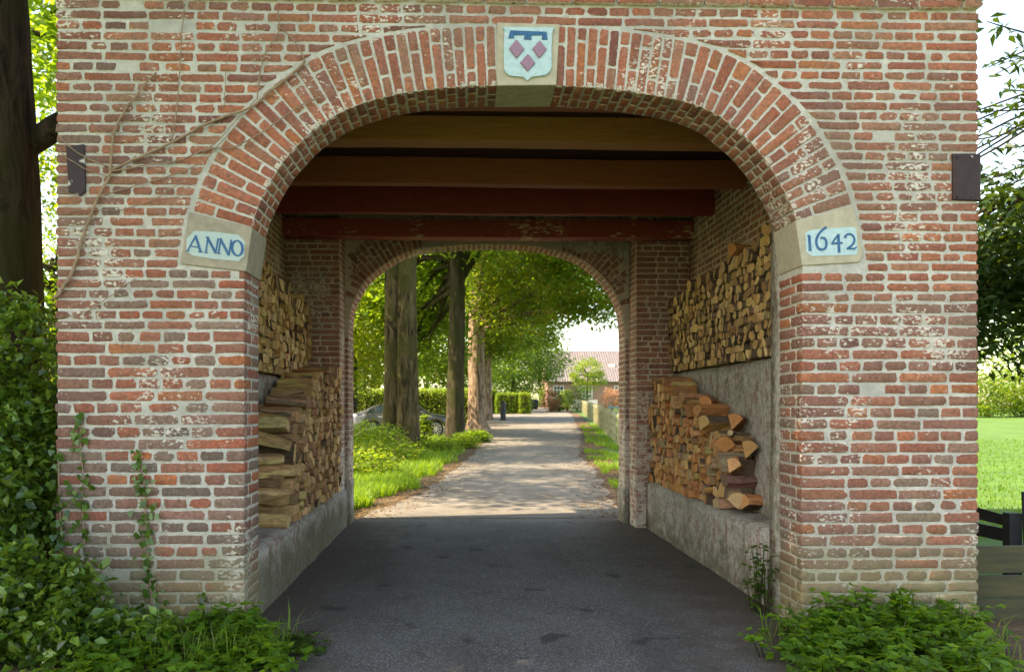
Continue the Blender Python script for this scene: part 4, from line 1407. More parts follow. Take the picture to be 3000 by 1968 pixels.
for st, name, lab, grp, keep in stacks:
    order = sorted(st.items, key=lambda it: -it[4])
    zs = [it[3][2] for it in st.items]
    zlo, zhi = min(zs), max(zs)
    for V, T, K_, c, _, E_ in order[:keep]:
        o = arr_mesh(name, V - c, T, M['wood_end'], None, K_, E_)
        o.location = c
        e_ = K_[-1]
        lum = e_.mean()
        tone = 'dark' if lum < 0.33 else ('pale' if lum > 0.46 else 'mid-toned')
        row = 'in the bottom row' if c[2] < zlo + 0.07 else ('near the top' if c[2] > zhi - 0.3 else 'in the middle')
        size = 'thick ' if np.ptp(V[:, 2]) > 0.165 else ''
        o_lab = f'{size}{tone} {lab[0]} {row} of the {lab[1]}'
        tag(o, o_lab, 'log', f'{size}{tone} logs {row}, {grp}')
    rest = order[keep:]
    vo, VV, TT, KK, EE = 0, [], [], [], []
    for V, T, K_, c, _, E_ in rest:
        VV.append(V); TT.append(T + vo); KK.append(K_); EE += list(E_); vo += len(V)
    o = arr_mesh('firewood', np.concatenate(VV), np.concatenate(TT), M['wood_end'], None, np.concatenate(KK), EE)
    tag(o, 'densely stacked further ' + grp, 'firewood', kind='stuff')
# a dark board lying on the ANNO side, between the two stacks
mb = MB()
mb.obox((-2.0, 3.75, 2.02), (0.42, 0.1, -0.02), (-0.05, 0.9, 0.02), (0, 0.0, 0.028))
tag(mb.build('plank', M['beam_dark'], bevel=0.003), 'dark weathered plank lying on the low log stack of the ANNO side', 'plank')

# ------------------------------------------------------------------ leaves and plants
def unit(n):
    v = RNG.normal(size=(n, 3))
    return v / np.linalg.norm(v, axis=1, keepdims=True)
def leaf_arrays(c, size, col, up=0.5, aspect=0.55, fold=0.25, droop=0.0, dirs=None):
    """diamond leaves at points c; size (n,), col (n,3)"""
    n = len(c)
    nor = unit(n)
    nor[:, 2] = np.abs(nor[:, 2]) + up
    nor /= np.linalg.norm(nor, axis=1, keepdims=True)
    d = unit(n) if dirs is None else dirs
    d[:, 2] -= droop
    a = d - nor * np.sum(d * nor, axis=1, keepdims=True)
    a /= np.linalg.norm(a, axis=1, keepdims=True) + 1e-9
    b = np.cross(nor, a)
    s = size[:, None]
    tip = c + a * s
    m = c + a * s * 0.42
    v = np.stack([c, m + b * s * aspect * 0.5 + nor * s * fold * 0.3, tip - nor * s * 0.08, m - b * s * aspect * 0.5 + nor * s * fold * 0.3], 1).reshape(-1, 3)
    base = np.arange(n)[:, None] * 4
    t = np.concatenate([base + np.array([[0, 2, 1]]), base + np.array([[0, 3, 2]])], 1).reshape(-1, 3)
    return v, t, np.repeat(col, 4, axis=0)
def leaf_cols(n, pal, spread=0.22):
    pal = np.array(pal)
    c = pal[RNG.integers(0, len(pal), n)]
    k = 1 + RNG.uniform(-spread, spread, (n, 1))
    return np.clip(c * k, 0.004, 1)
def leaf_obj(name, pts, size, pal, mat, parent=None, **kw):
    n = len(pts)
    sz = size * RNG.uniform(0.65, 1.3, n)
    v, t, k = leaf_arrays(np.asarray(pts), sz, leaf_cols(n, pal), **kw)
    if parent is not None:
        w = parent.matrix_world.translation if False else Vector(parent.location)
        v = v - np.array(w)
    return arr_mesh(name, v, t, mat, parent, k)
GREEN = [(0.065, 0.135, 0.018), (0.085, 0.165, 0.022), (0.05, 0.105, 0.018), (0.11, 0.18, 0.02)]
LIME = [(0.12, 0.19, 0.022), (0.10, 0.17, 0.02), (0.15, 0.20, 0.03), (0.075, 0.14, 0.02), (0.17, 0.15, 0.035)]
DARK = [(0.026, 0.06, 0.016), (0.035, 0.075, 0.018), (0.02, 0.045, 0.014)]
BLUE = [(0.04, 0.095, 0.045), (0.05, 0.11, 0.05), (0.03, 0.08, 0.035)]
WARM = GREEN + [(0.14, 0.13, 0.02), (0.17, 0.10, 0.02)]
def blob_points(c, r, nclump, per, spread, shell=0.45, zmin=None, flat=0.6):
    """clumps of leaves in an ellipsoid, thicker towards its skin"""
    d = unit(nclump)
    rad = shell + (1 - shell) * RNG.random((nclump, 1)) ** 0.6
    cc = d * rad * np.array(r) + np.array(c)
    # uneven outline
    wob = np.array([mnoise.noise(Vector(p) * 0.55) for p in cc])[:, None]
    cc = np.array(c) + (cc - np.array(c)) * (1 + 0.28 * wob)
    p = np.repeat(cc, per, axis=0) + RNG.normal(size=(nclump * per, 3)) * np.array([spread, spread, spread * flat])
    if zmin is not None:
        p = p[p[:, 2] > zmin]
    return p, cc

def trunk_mesh(parent, mat, pts, rad, sides=14, ridge=0.06, name='trunk'):
    """trunk with fluted, uneven rings; pts and radii along it (local)"""
    pts = catmull(pts, 5)
    rad = [float(np.interp(i / (len(pts) - 1), np.linspace(0, 1, len(rad)), rad)) for i in range(len(pts))]
    ph = [random.uniform(0, 6.28) for _ in range(5)]
    vs, fs = [], []
    for i, p in enumerate(pts):
        for k in range(sides):
            th = 2 * math.pi * k / sides
            f = 1 + ridge * (math.sin(3 * th + ph[0]) + 0.7 * math.sin(5 * th + ph[1] + 0.4 * i)) + random.uniform(-.02, .02)
            if i < 4: f *= 1 + (0.09 * (4 - i) / 4) * (1 + math.sin(4 * th + ph[2]))
            vs.append((p[0] + rad[i] * f * math.cos(th), p[1] + rad[i] * f * math.sin(th), p[2]))
    for i in range(len(pts) - 1):
        for k in range(sides):
            k2 = (k + 1) % sides
            fs.append((i * sides + k, i * sides + k2, (i + 1) * sides + k2, (i + 1) * sides + k))
    fs.append(tuple(range((len(pts) - 1) * sides, len(pts) * sides)))
    b = MB(); b.add(vs, fs)
    return b.build(name, mat, parent, smooth=True)
def limbs_mesh(parent, mat, start, targets, r0, name='limb'):
    for tg in targets:
        st = Vector(start) + Vector((0, 0, random.uniform(-1.2, 0.6)))
        tg = Vector(tg)
        mid = st.lerp(tg, 0.5) + Vector((random.uniform(-.4, .4), random.uniform(-.4, .4), random.uniform(0.1, 0.7)))
        b = MB()
        q = catmull([tuple(st), tuple(mid), tuple(tg)], 5)
        n = len(q)
        b.tube(q, [r0 * (1 - 0.8 * i / (n - 1)) for i in range(n)], 6, wob=0.2)
        b.build(name, mat, parent, smooth=True)
def tree(name, label, base, trunks, crowns, pal, size, mat_b, group=None, trunk_r=(0.4, 0.3, 0.2), limb_n=8, mat_l='leaf', cat='tree', zmin=None, limb_from=None, limb_r=0.09, **kw):
    """base world; trunks: list of local polylines; crowns: list of (centre, radii, clumps, per, spread) local"""
    t = empty(name, base)
    tag(t, label, cat, group)
    for tr in trunks:
        trunk_mesh(t, M[mat_b], tr, trunk_r)
    allp = []
    for c, r, ncl, per, sp in crowns:
        p, cc = blob_points(c, r, ncl, per, sp, zmin=zmin)
        allp.append(p)
        if limb_n:
            st = limb_from or trunks[0][-1]
            sel = cc[RNG.integers(0, len(cc), limb_n)]
            limbs_mesh(t, M[mat_b], st, [tuple(q) for q in sel], limb_r)
    p = np.concatenate(allp)
    n = len(p)
    tone = np.array([mnoise.noise(Vector(q) * 0.75) for q in p])[:, None]
    sz = size * RNG.uniform(0.4, 1.35, n)
    v, tt, k = leaf_arrays(p, sz, np.clip(leaf_cols(n, pal, 0.3) * (1 + 0.55 * tone), 0.004, 1), **kw)
    arr_mesh('crown', v, tt, M[mat_l], t, k)
    return t

g = lambda x, y: gz(x, y)
# double trunk right behind the gate
b1 = GP(1178, 1322)
tree('avenue_tree', 'tree with two mossy trunks grown together in the grass verge', tuple(b1),
     [[(-0.33, 0.15, -0.1), (-0.28, 0.12, 1.2), (-0.25, 0.1, 3), (-0.25, 0.05, 6), (-0.3, 0.1, 9)], [(0.2, -0.2, -0.1), (0.19, -0.18, 1.2), (0.18, -0.15, 3), (0.17, -0.1, 6), (0.3, 0, 9)]],
     [((-0.5, 0, 10.5), (4.6, 5.0, 3.6), 300, 42, 0.42)], GREEN, 0.20, 'bark', 'avenue trees along the lane', (0.40, 0.335, 0.31, 0.29, 0.2), 9, droop=0.3, zmin=6.3)
b2 = GP(1333, 1290)
tree('avenue_tree', 'dark mossy tree with a forked top behind the double trunk', tuple(b2),
     [[(0, 0, -0.1), (0.0, 0, 1.5), (0.08, 0, 4), (0.1, 0, 7), (0.2, 0, 11)]],
     [((0.0, 0, 11.5), (5.0, 5.0, 4.6), 380, 42, 0.5), ((-2.0, 2.5, 6.8), (2.6, 2.0, 2.4), 160, 44, 0.42), ((-1.2, 3.5, 4.2), (2.0, 1.6, 1.2), 60, 40, 0.36)], GREEN, 0.22, 'bark_dark', 'avenue trees along the lane', (0.40, 0.34, 0.31, 0.29, 0.18), 9, droop=0.3, limb_from=(0.1, 0, 7.0), limb_r=0.14)
b3 = GP(1396, 1258)
tree('avenue_tree', 'pale brown flaky trunk with flaring roots beside the lane', tuple(b3),
     [[(0.08, 0, -0.15), (0.02, 0, 0.5), (0.0, 0, 2), (0.0, 0, 5), (0.2, 0, 9)]],
     [((2.0, -1.5, 9.6), (4.8, 5.5, 4.4), 560, 46, 0.5), ((2.4, -3.5, 6.7), (3.2, 3.2, 2.0), 240, 46, 0.42), ((4.3, -9.5, 6.2), (2.4, 2.6, 2.0), 230, 52, 0.36), ((2.2, -11, 7.6), (2.6, 2.6, 1.5), 150, 46, 0.36)], WARM, 0.20, 'bark_pale', 'avenue trees along the lane', (0.80, 0.46, 0.42, 0.40, 0.25), 6, droop=0.3, limb_from=(0.1, 0, 6.0), limb_r=0.09)
t3 = bpy.data.objects['avenue_tree.002']
for q, r_ in (([(0.1, 0, 5.2), (1.6, -1.5, 5.9), (3.4, -4, 6.2), (5.2, -8, 6.3)], 0.10), ([(0.1, 0, 5.8), (1.8, -2, 7.0), (2.8, -6, 7.6), (2.6, -11, 7.9)], 0.09), ([(0.1, 0, 4.9), (1.5, -0.5, 5.2), (3.2, -1.2, 5.2), (4.6, -2, 5.0)], 0.08), ([(0.1, 0, 6.2), (1.4, 0.3, 7.4), (3.4, 0.5, 8.2)], 0.09), ([(3.4, -4, 6.2), (4.2, -5.5, 5.6), (4.9, -8.5, 5.3)], 0.045), ([(2.8, -6, 7.6), (3.8, -8, 7.0), (4.4, -10, 6.6)], 0.045)):
    b = MB(); q = catmull(q, 5); b.tube(q, [r_ * (1 - 0.75 * i / len(q)) for i in range(len(q))], 6, wob=0.2); b.build('limb', M['bark_dark'], t3, smooth=True)
b4 = GP(1428, 1231)
tree('avenue_tree', 'slender ochre trunk just behind the pale flaky one', tuple(b4),
     [[(0, 0, -0.1), (0, 0, 2), (0, 0, 6), (0.1, 0, 9)]],
     [((0.8, 0, 9.5), (4.8, 4.8, 4.5), 420, 42, 0.55), ((2.0, -1, 6.0), (3.2, 2.5, 1.8), 170, 42, 0.45)], WARM, 0.24, 'bark_pale', 'avenue trees along the lane', (0.36, 0.31, 0.28, 0.2), 6, droop=0.3)
# trees on the far side of the verge; their sparse crowns dapple the lane
for i, (x, y, zc, rr, ncl) in enumerate(((-6.2, 9.2, 8.6, (2.4, 3.6, 2.0), 190), (-6.6, 17.4, 8.8, (2.6, 3.8, 2.2), 260), (-4.2, 24.4, 10.6, (2.4, 2.8, 1.8), 210))):
    tree('verge_tree', ['slender tree on the verge close to the gate', 'slender tree on the verge level with the double trunk', 'slender tree on the verge near the parked car'][i], (x, y, gz(x, y)), [[(0, 0, -0.1), (0, 0, 3), (0.1, 0, 6), (0.1, 0, 8)]],
         [((0, 0, zc), rr, ncl, 40, 0.40)], GREEN, 0.21, 'bark_dark', None, (0.2, 0.17, 0.12, 0.06), 6, droop=0.3)
# lit young tree to the side, darker ones and far ones that close the view
far_trees = [
    ('young_maple', 'young yellow-green maple in full sun behind the double trunk', (-4.9, 31), 8.8, 3.3, 3.3, [(0.16, 0.21, 0.025), (0.20, 0.22, 0.035), (0.12, 0.18, 0.02), (0.22, 0.18, 0.04)], 0.22, 420, 46),
    ('holly_tree', 'dark narrow evergreen behind the parked car', (-6.4, 35.5), 7.4, 1.7, 3.6, DARK, 0.17, 320, 44),
    ('garden_tree', 'tall bright green tree beyond the parked car', (-5.5, 46), 13.5, 5.0, 6.0, LIME, 0.30, 460, 40),
    ('garden_tree', 'rounded mid-green tree behind the long clipped hedge', (-0.9, 52), 12.5, 4.6, 5.8, GREEN + LIME, 0.30, 460, 40),
    ('garden_tree', 'bluish green tree leaning over the clipped hedge block', (4.9, 74), 9.0, 5.0, 3.7, BLUE + DARK[:2], 0.28, 480, 44),
    ('garden_tree', 'big dark tree behind the bluish green one', (-1.5, 86), 15.5, 7.0, 7.0, GREEN, 0.42, 300, 30),
    ('garden_tree', 'broad dark tree far behind the young maple', (-14, 62), 15.0, 7.0, 7.0, DARK, 0.40, 300, 30),
    ('garden_tree', 'far green tree at the end of the lane', (7.0, 104), 9.0, 4.0, 3.8, GREEN, 0.34, 200, 30),
    ('garden_tree', 'fresh lime tree standing in front of the tiled house', (13.4, 82), 5.6, 2.0, 1.75, LIME, 0.20, 120, 40)]
for nm, lab, (x, y), h, rr, rz2, pal, sz, ncl, per in far_trees:
    tree(nm, lab, (x, y, g(x, y)), [[(0, 0, -0.1), (0, 0, h * 0.25), (0.05, 0, h * 0.6)]], [((0, 0, h - rz2), (rr, rr, rz2), ncl, per, rr * 0.11)], pal, sz, 'bark_dark',
         'garden trees beyond the avenue', (0.05 * h * 0.5, 0.04 * h * 0.5, 0.02 * h * 0.5), 4, droop=0.2)
# a twig of leaves hanging in front of the double trunk
# tree beside the gate on the ANNO side, its crown shading the wall
xl = P(120, 700, 1.4)[0]
tree('old_tree', 'massive dark trunk standing behind the ANNO side of the gate', (xl - 0.50, 1.4, 0),
     [[(0.1, 0, -0.1), (0.05, 0, 1.5), (0.0, 0, 3.2), (-0.06, 0, 5), (-0.2, 0, 8)]],
     [((-2.2, -2.6, 10.6), (4.4, 3.9, 5.6), 900, 50, 0.5)], GREEN, 0.19, 'bark_dark', None, (0.60, 0.52, 0.47, 0.43, 0.3), 9, zmin=5.4, droop=0.2)
tl = bpy.data.objects['old_tree']
for pts, r in ((((0.25, 0.1, 3.85), (0.5, 0.12, 4.02), (0.75, 0.15, 4.25), (1.0, 0.2, 4.7), (1.2, 0.3, 5.6)), 0.12), (((0.5, 0.12, 4.03), (0.8, 0.15, 4.0), (1.3, 0.2, 3.95)), 0.045), (((0.3, 0.1, 5.4), (0.8, 0.3, 5.45), (1.3, 0.4, 5.4)), 0.03)):
    b = MB(); q = catmull(list(pts), 5); b.tube(q, [r * (1 - 0.6 * i / len(q)) for i in range(len(q))], 8, wob=0.1)
    b.build('limb', M['bark_dark'], tl, smooth=True)
tree('side_tree', 'sunny yellow-green tree showing between the massive trunk and the gate', (-11.0, 16.5, g(0, 16)), [[(0, 0, -0.1), (0, 0, 2), (0.1, 0, 5)]],
     [((0.4, 0, 7.0), (4.4, 3.6, 5.4), 560, 46, 0.42)], LIME, 0.17, 'bark_dark', None, (0.25, 0.2, 0.1), 6, droop=0.2)
tree('shade_tree', 'tall leafy tree beside the drive in front of the gate', (-8.2, -1.6, 0), [[(0, 0, -0.1), (0, 0, 2), (0.1, 0, 5), (0.1, 0, 7)]],
     [((0.2, -0.3, 7.6), (3.8, 3.8, 3.4), 480, 48, 0.42)], GREEN, 0.19, 'bark_dark', None, (0.4, 0.35, 0.25, 0.2), 8, zmin=4.6, droop=0.2)
# tree on the lawn, its twigs reaching past the gate corner
tr = empty('lawn_tree', (8.4, 3.6, 0))
tag(tr, 'tree with long drooping leaves on the lawn side of the gate', 'tree')
trunk_mesh(tr, M['bark_dark'], [(0, 0, -0.1), (0, 0, 2), (-0.1, 0, 4), (-0.2, 0, 6)], (0.22, 0.19, 0.15, 0.06))
pp, cc = blob_points((-1.35, 0.6, 3.25), (2.1, 2.0, 1.25), 330, 40, 0.17, shell=0.2)
pp2 = []
for k in range(26):                       # sparse drooping twigs against the sky
    a = Vector((random.uniform(-2.4, -1.2), random.uniform(-1.2, 0.6), random.uniform(4.4, 5.9)))
    bnd = a + Vector((random.uniform(-1.0, -0.4), random.uniform(-.3, .3), random.uniform(-0.5, 0.1)))
    b = MB(); q = catmull([(-0.15, 0, 4.6), tuple(a.lerp(Vector((-0.15, 0, 5)), 0.5) + Vector((0, 0, .3))), tuple(a), tuple(bnd)], 4)
    b.tube(q, [0.025 * (1 - 0.85 * i / len(q)) for i in range(len(q))], 4)
    b.build('twig', M['bark_dark'], tr)
    for _ in range(16):
        t = random.random() ** 0.7
        pp2.append(tuple(a.lerp(bnd, t) + Vector((random.gauss(0, .05), random.gauss(0, .05), random.gauss(0, .05)))))
limbs_mesh(tr, M['bark_dark'], (-0.1, 0, 4), [tuple(q) for q in cc[:10]], 0.05)
allp = np.concatenate([pp, np.array(pp2)])
v, tt, k = leaf_arrays(allp, 0.15 * RNG.uniform(0.7, 1.3, len(allp)), leaf_cols(len(allp), DARK), aspect=0.36, droop=0.7)
arr_mesh('crown', v, tt, M['leaf_shade'], tr, k)

# ------------------------------------------------------------------ hedges and shrubs beyond the gate
def hedge(label, x0, x1, y0, y1, h, pal, size, dens, rz_=0.0, name='clipped_hedge', cat='hedge'):
    cx, cy = (x0 + x1) / 2, (y0 + y1) / 2
    z0 = gz(cx, cy)
    t = empty(name, (cx, cy, z0), rz_)
    tag(t, label, cat)
    w, d = (x1 - x0) / 2, (y1 - y0) / 2
    b = MB(); b.box(-w + 0.12, w - 0.12, -d + 0.12, d - 0.12, -0.1, h - 0.12)
    b.build('branches', M['bark_dark'], t)
    n = int(dens * (2 * w * 2 * d + 2 * h * (2 * w + 2 * d)))
    A = [2 * w * 2 * d, h * 2 * w, h * 2 * w, h * 2 * d, h * 2 * d]
    f = RNG.choice(5, n, p=np.array(A) / sum(A))
    a, c = RNG.uniform(-1, 1, n), RNG.random(n)
    p = np.zeros((n, 3))
    jt = RNG.normal(0, 0.05, n)
    p[:, 0] = np.where(f < 3, a * w, np.where(f == 3, -w, w) + jt)
    p[:, 1] = np.where(f == 0, (c * 2 - 1) * d, np.where(f == 1, -d + jt, np.where(f == 2, d + jt, a * d)))
    p[:, 2] = np.where(f == 0, h + jt, c * h)
    v, tt, k = leaf_arrays(p, size * RNG.uniform(0.7, 1.3, n), leaf_cols(n, pal), up=0.3)
    arr_mesh('foliage', v, tt, M['leaf'], t, k)
    return t
hedge('long clipped beech hedge in full sun behind the parked car', -10.5, 0.75, 39.0, 40.3, 1.95, [(0.22, 0.28, 0.08), (0.17, 0.24, 0.05), (0.12, 0.18, 0.03)], 0.12, 420)
hedge('clipped hedge block with a yellowish top behind the bollard', 3.0, 5.0, 66.3, 67.8, 1.75, GREEN + [(0.16, 0.17, 0.03)], 0.13, 420)
hedge('small clipped hedge pillar at the end of the yellowish hedge block', 5.02, 5.9, 65.8, 67.2, 1.78, LIME, 0.13, 420)
hedge('dark taller hedge between the avenue trunk and the yellowish hedge block', 2.0, 2.97, 67.2, 68.8, 2.05, DARK, 0.13, 420)
def shrub(name, label, base, r, pal, size, ncl, per, group=None, mat='leaf', sp=None, shell=0.5, up=0.5):
    t = empty(name, base)
    tag(t, label, 'shrub', group)
    p, cc = blob_points((0, 0, r[2] * 0.95), r, ncl, per, sp or r[0] * 0.14, shell=shell, zmin=0.02)
    b = MB()
    for q in cc[:9]:
        b.tube([(0, 0, -0.05), (q[0] * 0.4, q[1] * 0.4, q[2] * 0.5), tuple(q)], [0.02, 0.014, 0.006], 5)
    b.build('stems', M['bark_dark'], t)['kind'] = 'stuff'
    n = len(p)
    v, tt, k = leaf_arrays(p, size * RNG.uniform(0.65, 1.3, n), leaf_cols(n, pal), up=up)
    arr_mesh('foliage', v, tt, M[mat], t, k)
    return t
def at(u, v):
    p = GP(u, v); return (p.x, p.y, gz(p.x, p.y))
RED = [(0.46, 0.19, 0.16), (0.44, 0.26, 0.18), (0.38, 0.16, 0.12), (0.26, 0.22, 0.09)]
def at_d(u, y):
    x = P(u, 1200, y)[0]; return (x, y, gz(x, y))
shrub('red_shrub', 'rounded reddish shrub at the end of the picket fence', at_d(1613, 74), (0.95, 0.8, 1.1), RED + LIME[:2], 0.13, 80, 44, mat='leaf_red')
shrub('dark_shrub', 'dark green shrub right beside the rounded reddish one', at_d(1636, 74.5), (0.62, 0.6, 0.95), DARK, 0.12, 50, 40)
shrub('blue_shrub', 'bluish green shrub below the fresh lime tree', at_d(1690, 78), (1.3, 1.2, 1.35), BLUE, 0.14, 70, 40)
shrub('pale_shrub', 'pale green shrub in front of the house window', at_d(1662, 80), (0.8, 0.8, 1.2), LIME, 0.13, 50, 40)
shrub('red_shrub', 'pinkish shrub in front of the house beyond the rails', at_d(1792, 76), (1.25, 1.0, 1.25), RED + [(0.3, 0.2, 0.08)], 0.13, 70, 40, mat='leaf_red')
shrub('garden_shrub', 'low green shrub at the far end of the lane', at_d(1588, 98), (1.6, 1.2, 1.3), GREEN, 0.2, 60, 30)
shrub('garden_shrub', 'grey-green shrub by the hedge pillar', at_d(1549, 72), (0.5, 0.5, 0.8), BLUE, 0.12, 40, 30)
for u, y, rr, hh, pal, lab in ((2900, 56, 3.2, 1.9, LIME, 'pale sunlit bush at the far edge of the lawn beside the gate wall'), (2990, 58, 3.6, 2.2, GREEN, 'green bush at the far edge of the lawn'), (3080, 57, 3.2, 2.0, LIME, 'yellowish bush at the far edge of the lawn')):
    shrub('lawn_shrub', lab, at_d(u, y), (rr, 2.0, hh), pal, 0.26, 110, 34, sp=0.45)
for i, (x, y, h, rr) in enumerate(((52, 84, 9, 6), (40, 90, 11, 6), (64, 80, 12, 7))):
    tree('garden_tree', ['green tree behind the bushes of the lawn', 'taller tree behind the lawn bushes, toward the house', 'broad tree behind the lawn, farthest from the house'][i], (x, y, gz(x, y)), [[(0, 0, -0.1), (0, 0, h * 0.3), (0, 0, h * 0.6)]], [((0, 0, h * 0.6), (rr, rr, h * 0.42), 160, 30, rr * 0.12)], GREEN + LIME, 0.45, 'bark_dark', 'garden trees beyond the avenue', (0.3, 0.25, 0.1), 3)

# ------------------------------------------------------------------ bollard and bin
bp = GP(1474, 1231)
bo = empty('bollard', tuple(bp))
tag(bo, 'dark cast iron bollard with a pointed cap beside the lane', 'bollard')
b = MB(); b.lathe([(0.22, -0.02), (0.22, 0.10), (0.19, 0.13), (0.175, 0.95), (0.20, 0.98), (0.20, 1.03)], sides=14); b.build('post', M['iron'], bo)
b = MB(); b.lathe([(0.195, 1.03), (0.185, 1.10), (0.13, 1.19), (0.07, 1.26), (0.035, 1.30), (0.01, 1.33)], sides=14); b.build('cap', M['iron'], bo)
b = MB(); b.lathe([(0.192, 0.62), (0.205, 0.64), (0.205, 0.68), (0.192, 0.70)], sides=14); b.build('band', M['iron'], bo)
bn = empty('rubbish_bin', at_d(1567, 88))
tag(bn, 'small round black bin at the far end of the lane', 'bin')
b = MB(); b.lathe([(0.25, 0), (0.38, 0.2), (0.42, 0.75), (0.40, 0.95)], sides=14); b.build('drum', M['car_dark'], bn)
b = MB(); b.lathe([(0.43, 0.95), (0.43, 1.0), (0.30, 1.1), (0.05, 1.14)], sides=14); b.build('lid', M['car_dark'], bn)

# ------------------------------------------------------------------ picket fence along the lane
fe = empty('picket_fence', (5.4, 24, gz(0, 24)))
tag(fe, 'weathered wooden picket fence along the lane beyond the arch', 'fence')
FP = [(3.55, 8.5), (5.35, 22.0), (7.6, 40), (12.0, 77)]
seg = np.array(FP); sl = np.concatenate([[0], np.cumsum(np.hypot(*np.diff(seg, axis=0).T))])
f0 = Vector(fe.location)
def fpos(s_):
    return float(np.interp(s_, sl, seg[:, 0])), float(np.interp(s_, sl, seg[:, 1]))
pk = MB(); pk.add([(-0.05, 0, 0.0), (0.05, 0, 0.0), (0.05, 0, 1.0), (0, 0, 1.12), (-0.05, 0, 1.0), (-0.05, 0.07, 0.0), (0.05, 0.07, 0.0), (0.05, 0.07, 1.0), (0, 0.07, 1.12), (-0.05, 0.07, 1.0)],
                  [(0, 1, 2, 3, 4), (9, 8, 7, 6, 5), (0, 5, 6, 1), (1, 6, 7, 2), (2, 7, 8, 3), (3, 8, 9, 4), (4, 9, 5, 0)])
proto = pk.build('picket', M['fence'], fe)
s_ = 0.1; first = True
while s_ < sl[-1]:
    x, y = fpos(s_); x2, y2 = fpos(s_ + 0.1)
    a = math.atan2(y2 - y, x2 - x)
    o = proto if first else proto.copy()
    if not first: link(o, fe)
    first = False
    o.location = (x - f0.x, y - f0.y, gz(x, y) - f0.z + random.uniform(-.02, .02))
    o.rotation_euler = (random.uniform(-.02, .02), random.uniform(-.025, .025), a)
    s_ += 1.7 if y < 45 else 2.4
for i in range(len(FP) - 1):
    pass
s_ = 0.0
while s_ < sl[-1] - 0.1:
    e_ = min(s_ + 2.6, sl[-1])
    (xa, ya), (xb, yb) = fpos(s_), fpos(e_)
    for hz in (0.25, 0.55, 0.85):
        b = MB()
        A_ = Vector((xa - f0.x, ya - f0.y, gz(xa, ya) - f0.z + hz)); B_ = Vector((xb - f0.x, yb - f0.y, gz(xb, yb) - f0.z + hz))
        d = (B_ - A_); nrm = Vector((d.y, -d.x, 0)).normalized()
        b.obox(A_ + nrm * 0.003, d, nrm * 0.03, Vector((0, 0, 0.07)))
        b.build('rail', M['fence'], fe)
    b = MB(); nn = Vector((yb - ya, -(xb - xa), 0)).normalized() * 0.1
    b.box(xa - f0.x + nn.x - 0.05, xa - f0.x + nn.x + 0.05, ya - f0.y + nn.y - 0.05, ya - f0.y + nn.y + 0.05, gz(xa, ya) - f0.z - 0.1, gz(xa, ya) - f0.z + 1.15)
    b.build('post', M['fence'], fe)
    s_ = e_
# white garden fence and blue-grey rails
wf = empty('garden_fence', at_d(1690, 80))
tag(wf, 'white board fence behind the end of the picket fence', 'fence')
for i in range(14):
    b = MB(); b.box(-0.6 + i * 0.2, -0.44 + i * 0.2, 0, 0.02, 0.05, 1.15); b.build('board', M['white'], wf)
b = MB(); b.box(-0.7, 2.3, 0.022, 0.06, 0.5, 0.6); b.build('rail', M['white'], wf)
rf = empty('rail_fence', at_d(1800, 46))
tag(rf, 'blue-grey rail fence crossing the field behind the picket fence', 'fence')
for hz in (0.45, 0.85):
    b = MB(); b.box(-0.4, 10, -0.03, 0.03, hz, hz + 0.14); b.build('rail', M['teal'], rf)
for i in range(5):
    b = MB(); b.box(-0.3 + i * 2.4, -0.18 + i * 2.4, 0.032, 0.14, -0.1, 1.1); b.build('post', M['teal'], rf)

# ------------------------------------------------------------------ farmhouse
HX0, HX1, HY = P(1604, 1100, 94)[0], 34.0, 94.0
hz0 = gz(20, HY)
ho = empty('farmhouse', (20, HY, hz0))
tag(ho, 'brick farmhouse with a large pale tiled roof beyond the garden', 'house')
x0, x1 = HX0 - 20, HX1 - 20
EZ = P(1700, 1116, HY)[1] - hz0
RZ = 1.6 + (1193 - 1030) / 2400 * 106 - hz0
b = MB()
b.add([(x0, 0, -0.3), (x1, 0, -0.3), (x1, 11, -0.3), (x0, 11, -0.3), (x0, 0, EZ), (x1, 0, EZ), (x1, 11, EZ), (x0, 11, EZ), (x0, 5.5, RZ - 0.1), (x1, 5.5, RZ - 0.1)],
      [(0, 1, 5, 4), (1, 2, 6, 9, 5), (2, 3, 7, 6), (3, 0, 4, 8, 7)])
b.build('wall', M['house_brick'], ho)
roof = MB()
roof.obox((x0 - 0.25, -0.45, EZ - 0.18), (x1 - x0 + 0.5, 0, 0), (0, 5.95, RZ - EZ + 0.18), (0, -0.05, 0.06))
roof.obox((x0 - 0.25, 11.45, EZ - 0.18), (x1 - x0 + 0.5, 0, 0), (0, -5.95, RZ - EZ + 0.18), (0, 0.05, 0.06))
ro = roof.build('roof', M['tile'], ho)
sl_d = Vector((0, 5.95, RZ - EZ + 0.18)); rows, cols = 22, 78
nrm = Vector((0, -sl_d.z, sl_d.y)).normalized()
V, T = [], []
cw = (x1 - x0 + 0.5) / cols
for r_ in range(rows):
    a = Vector((0, -0.45, EZ - 0.18)) + sl_d * (r_ / rows) + nrm * 0.13
    c_ = Vector((0, -0.45, EZ - 0.18)) + sl_d * ((r_ + 1.05) / rows) + nrm * 0.085
    for q in range(cols):
        xa = x0 - 0.25 + q * cw
        o_ = len(V)
        for t_, hgt in ((0.02, 0.0), (0.3, 0.055), (0.62, 0.06), (0.94, 0.0)):
            for p_ in (a, c_):
                V.append((xa + t_ * cw, p_.y + nrm.y * hgt, p_.z + nrm.z * hgt))
        for k_ in range(3):
            i0 = o_ + k_ * 2
            T += [(i0, i0 + 2, i0 + 3), (i0, i0 + 3, i0 + 1)]
tiles = arr_mesh('roof_tiles', V, T, M['tile'], ro, smooth=False)
tiles['kind'] = 'stuff'
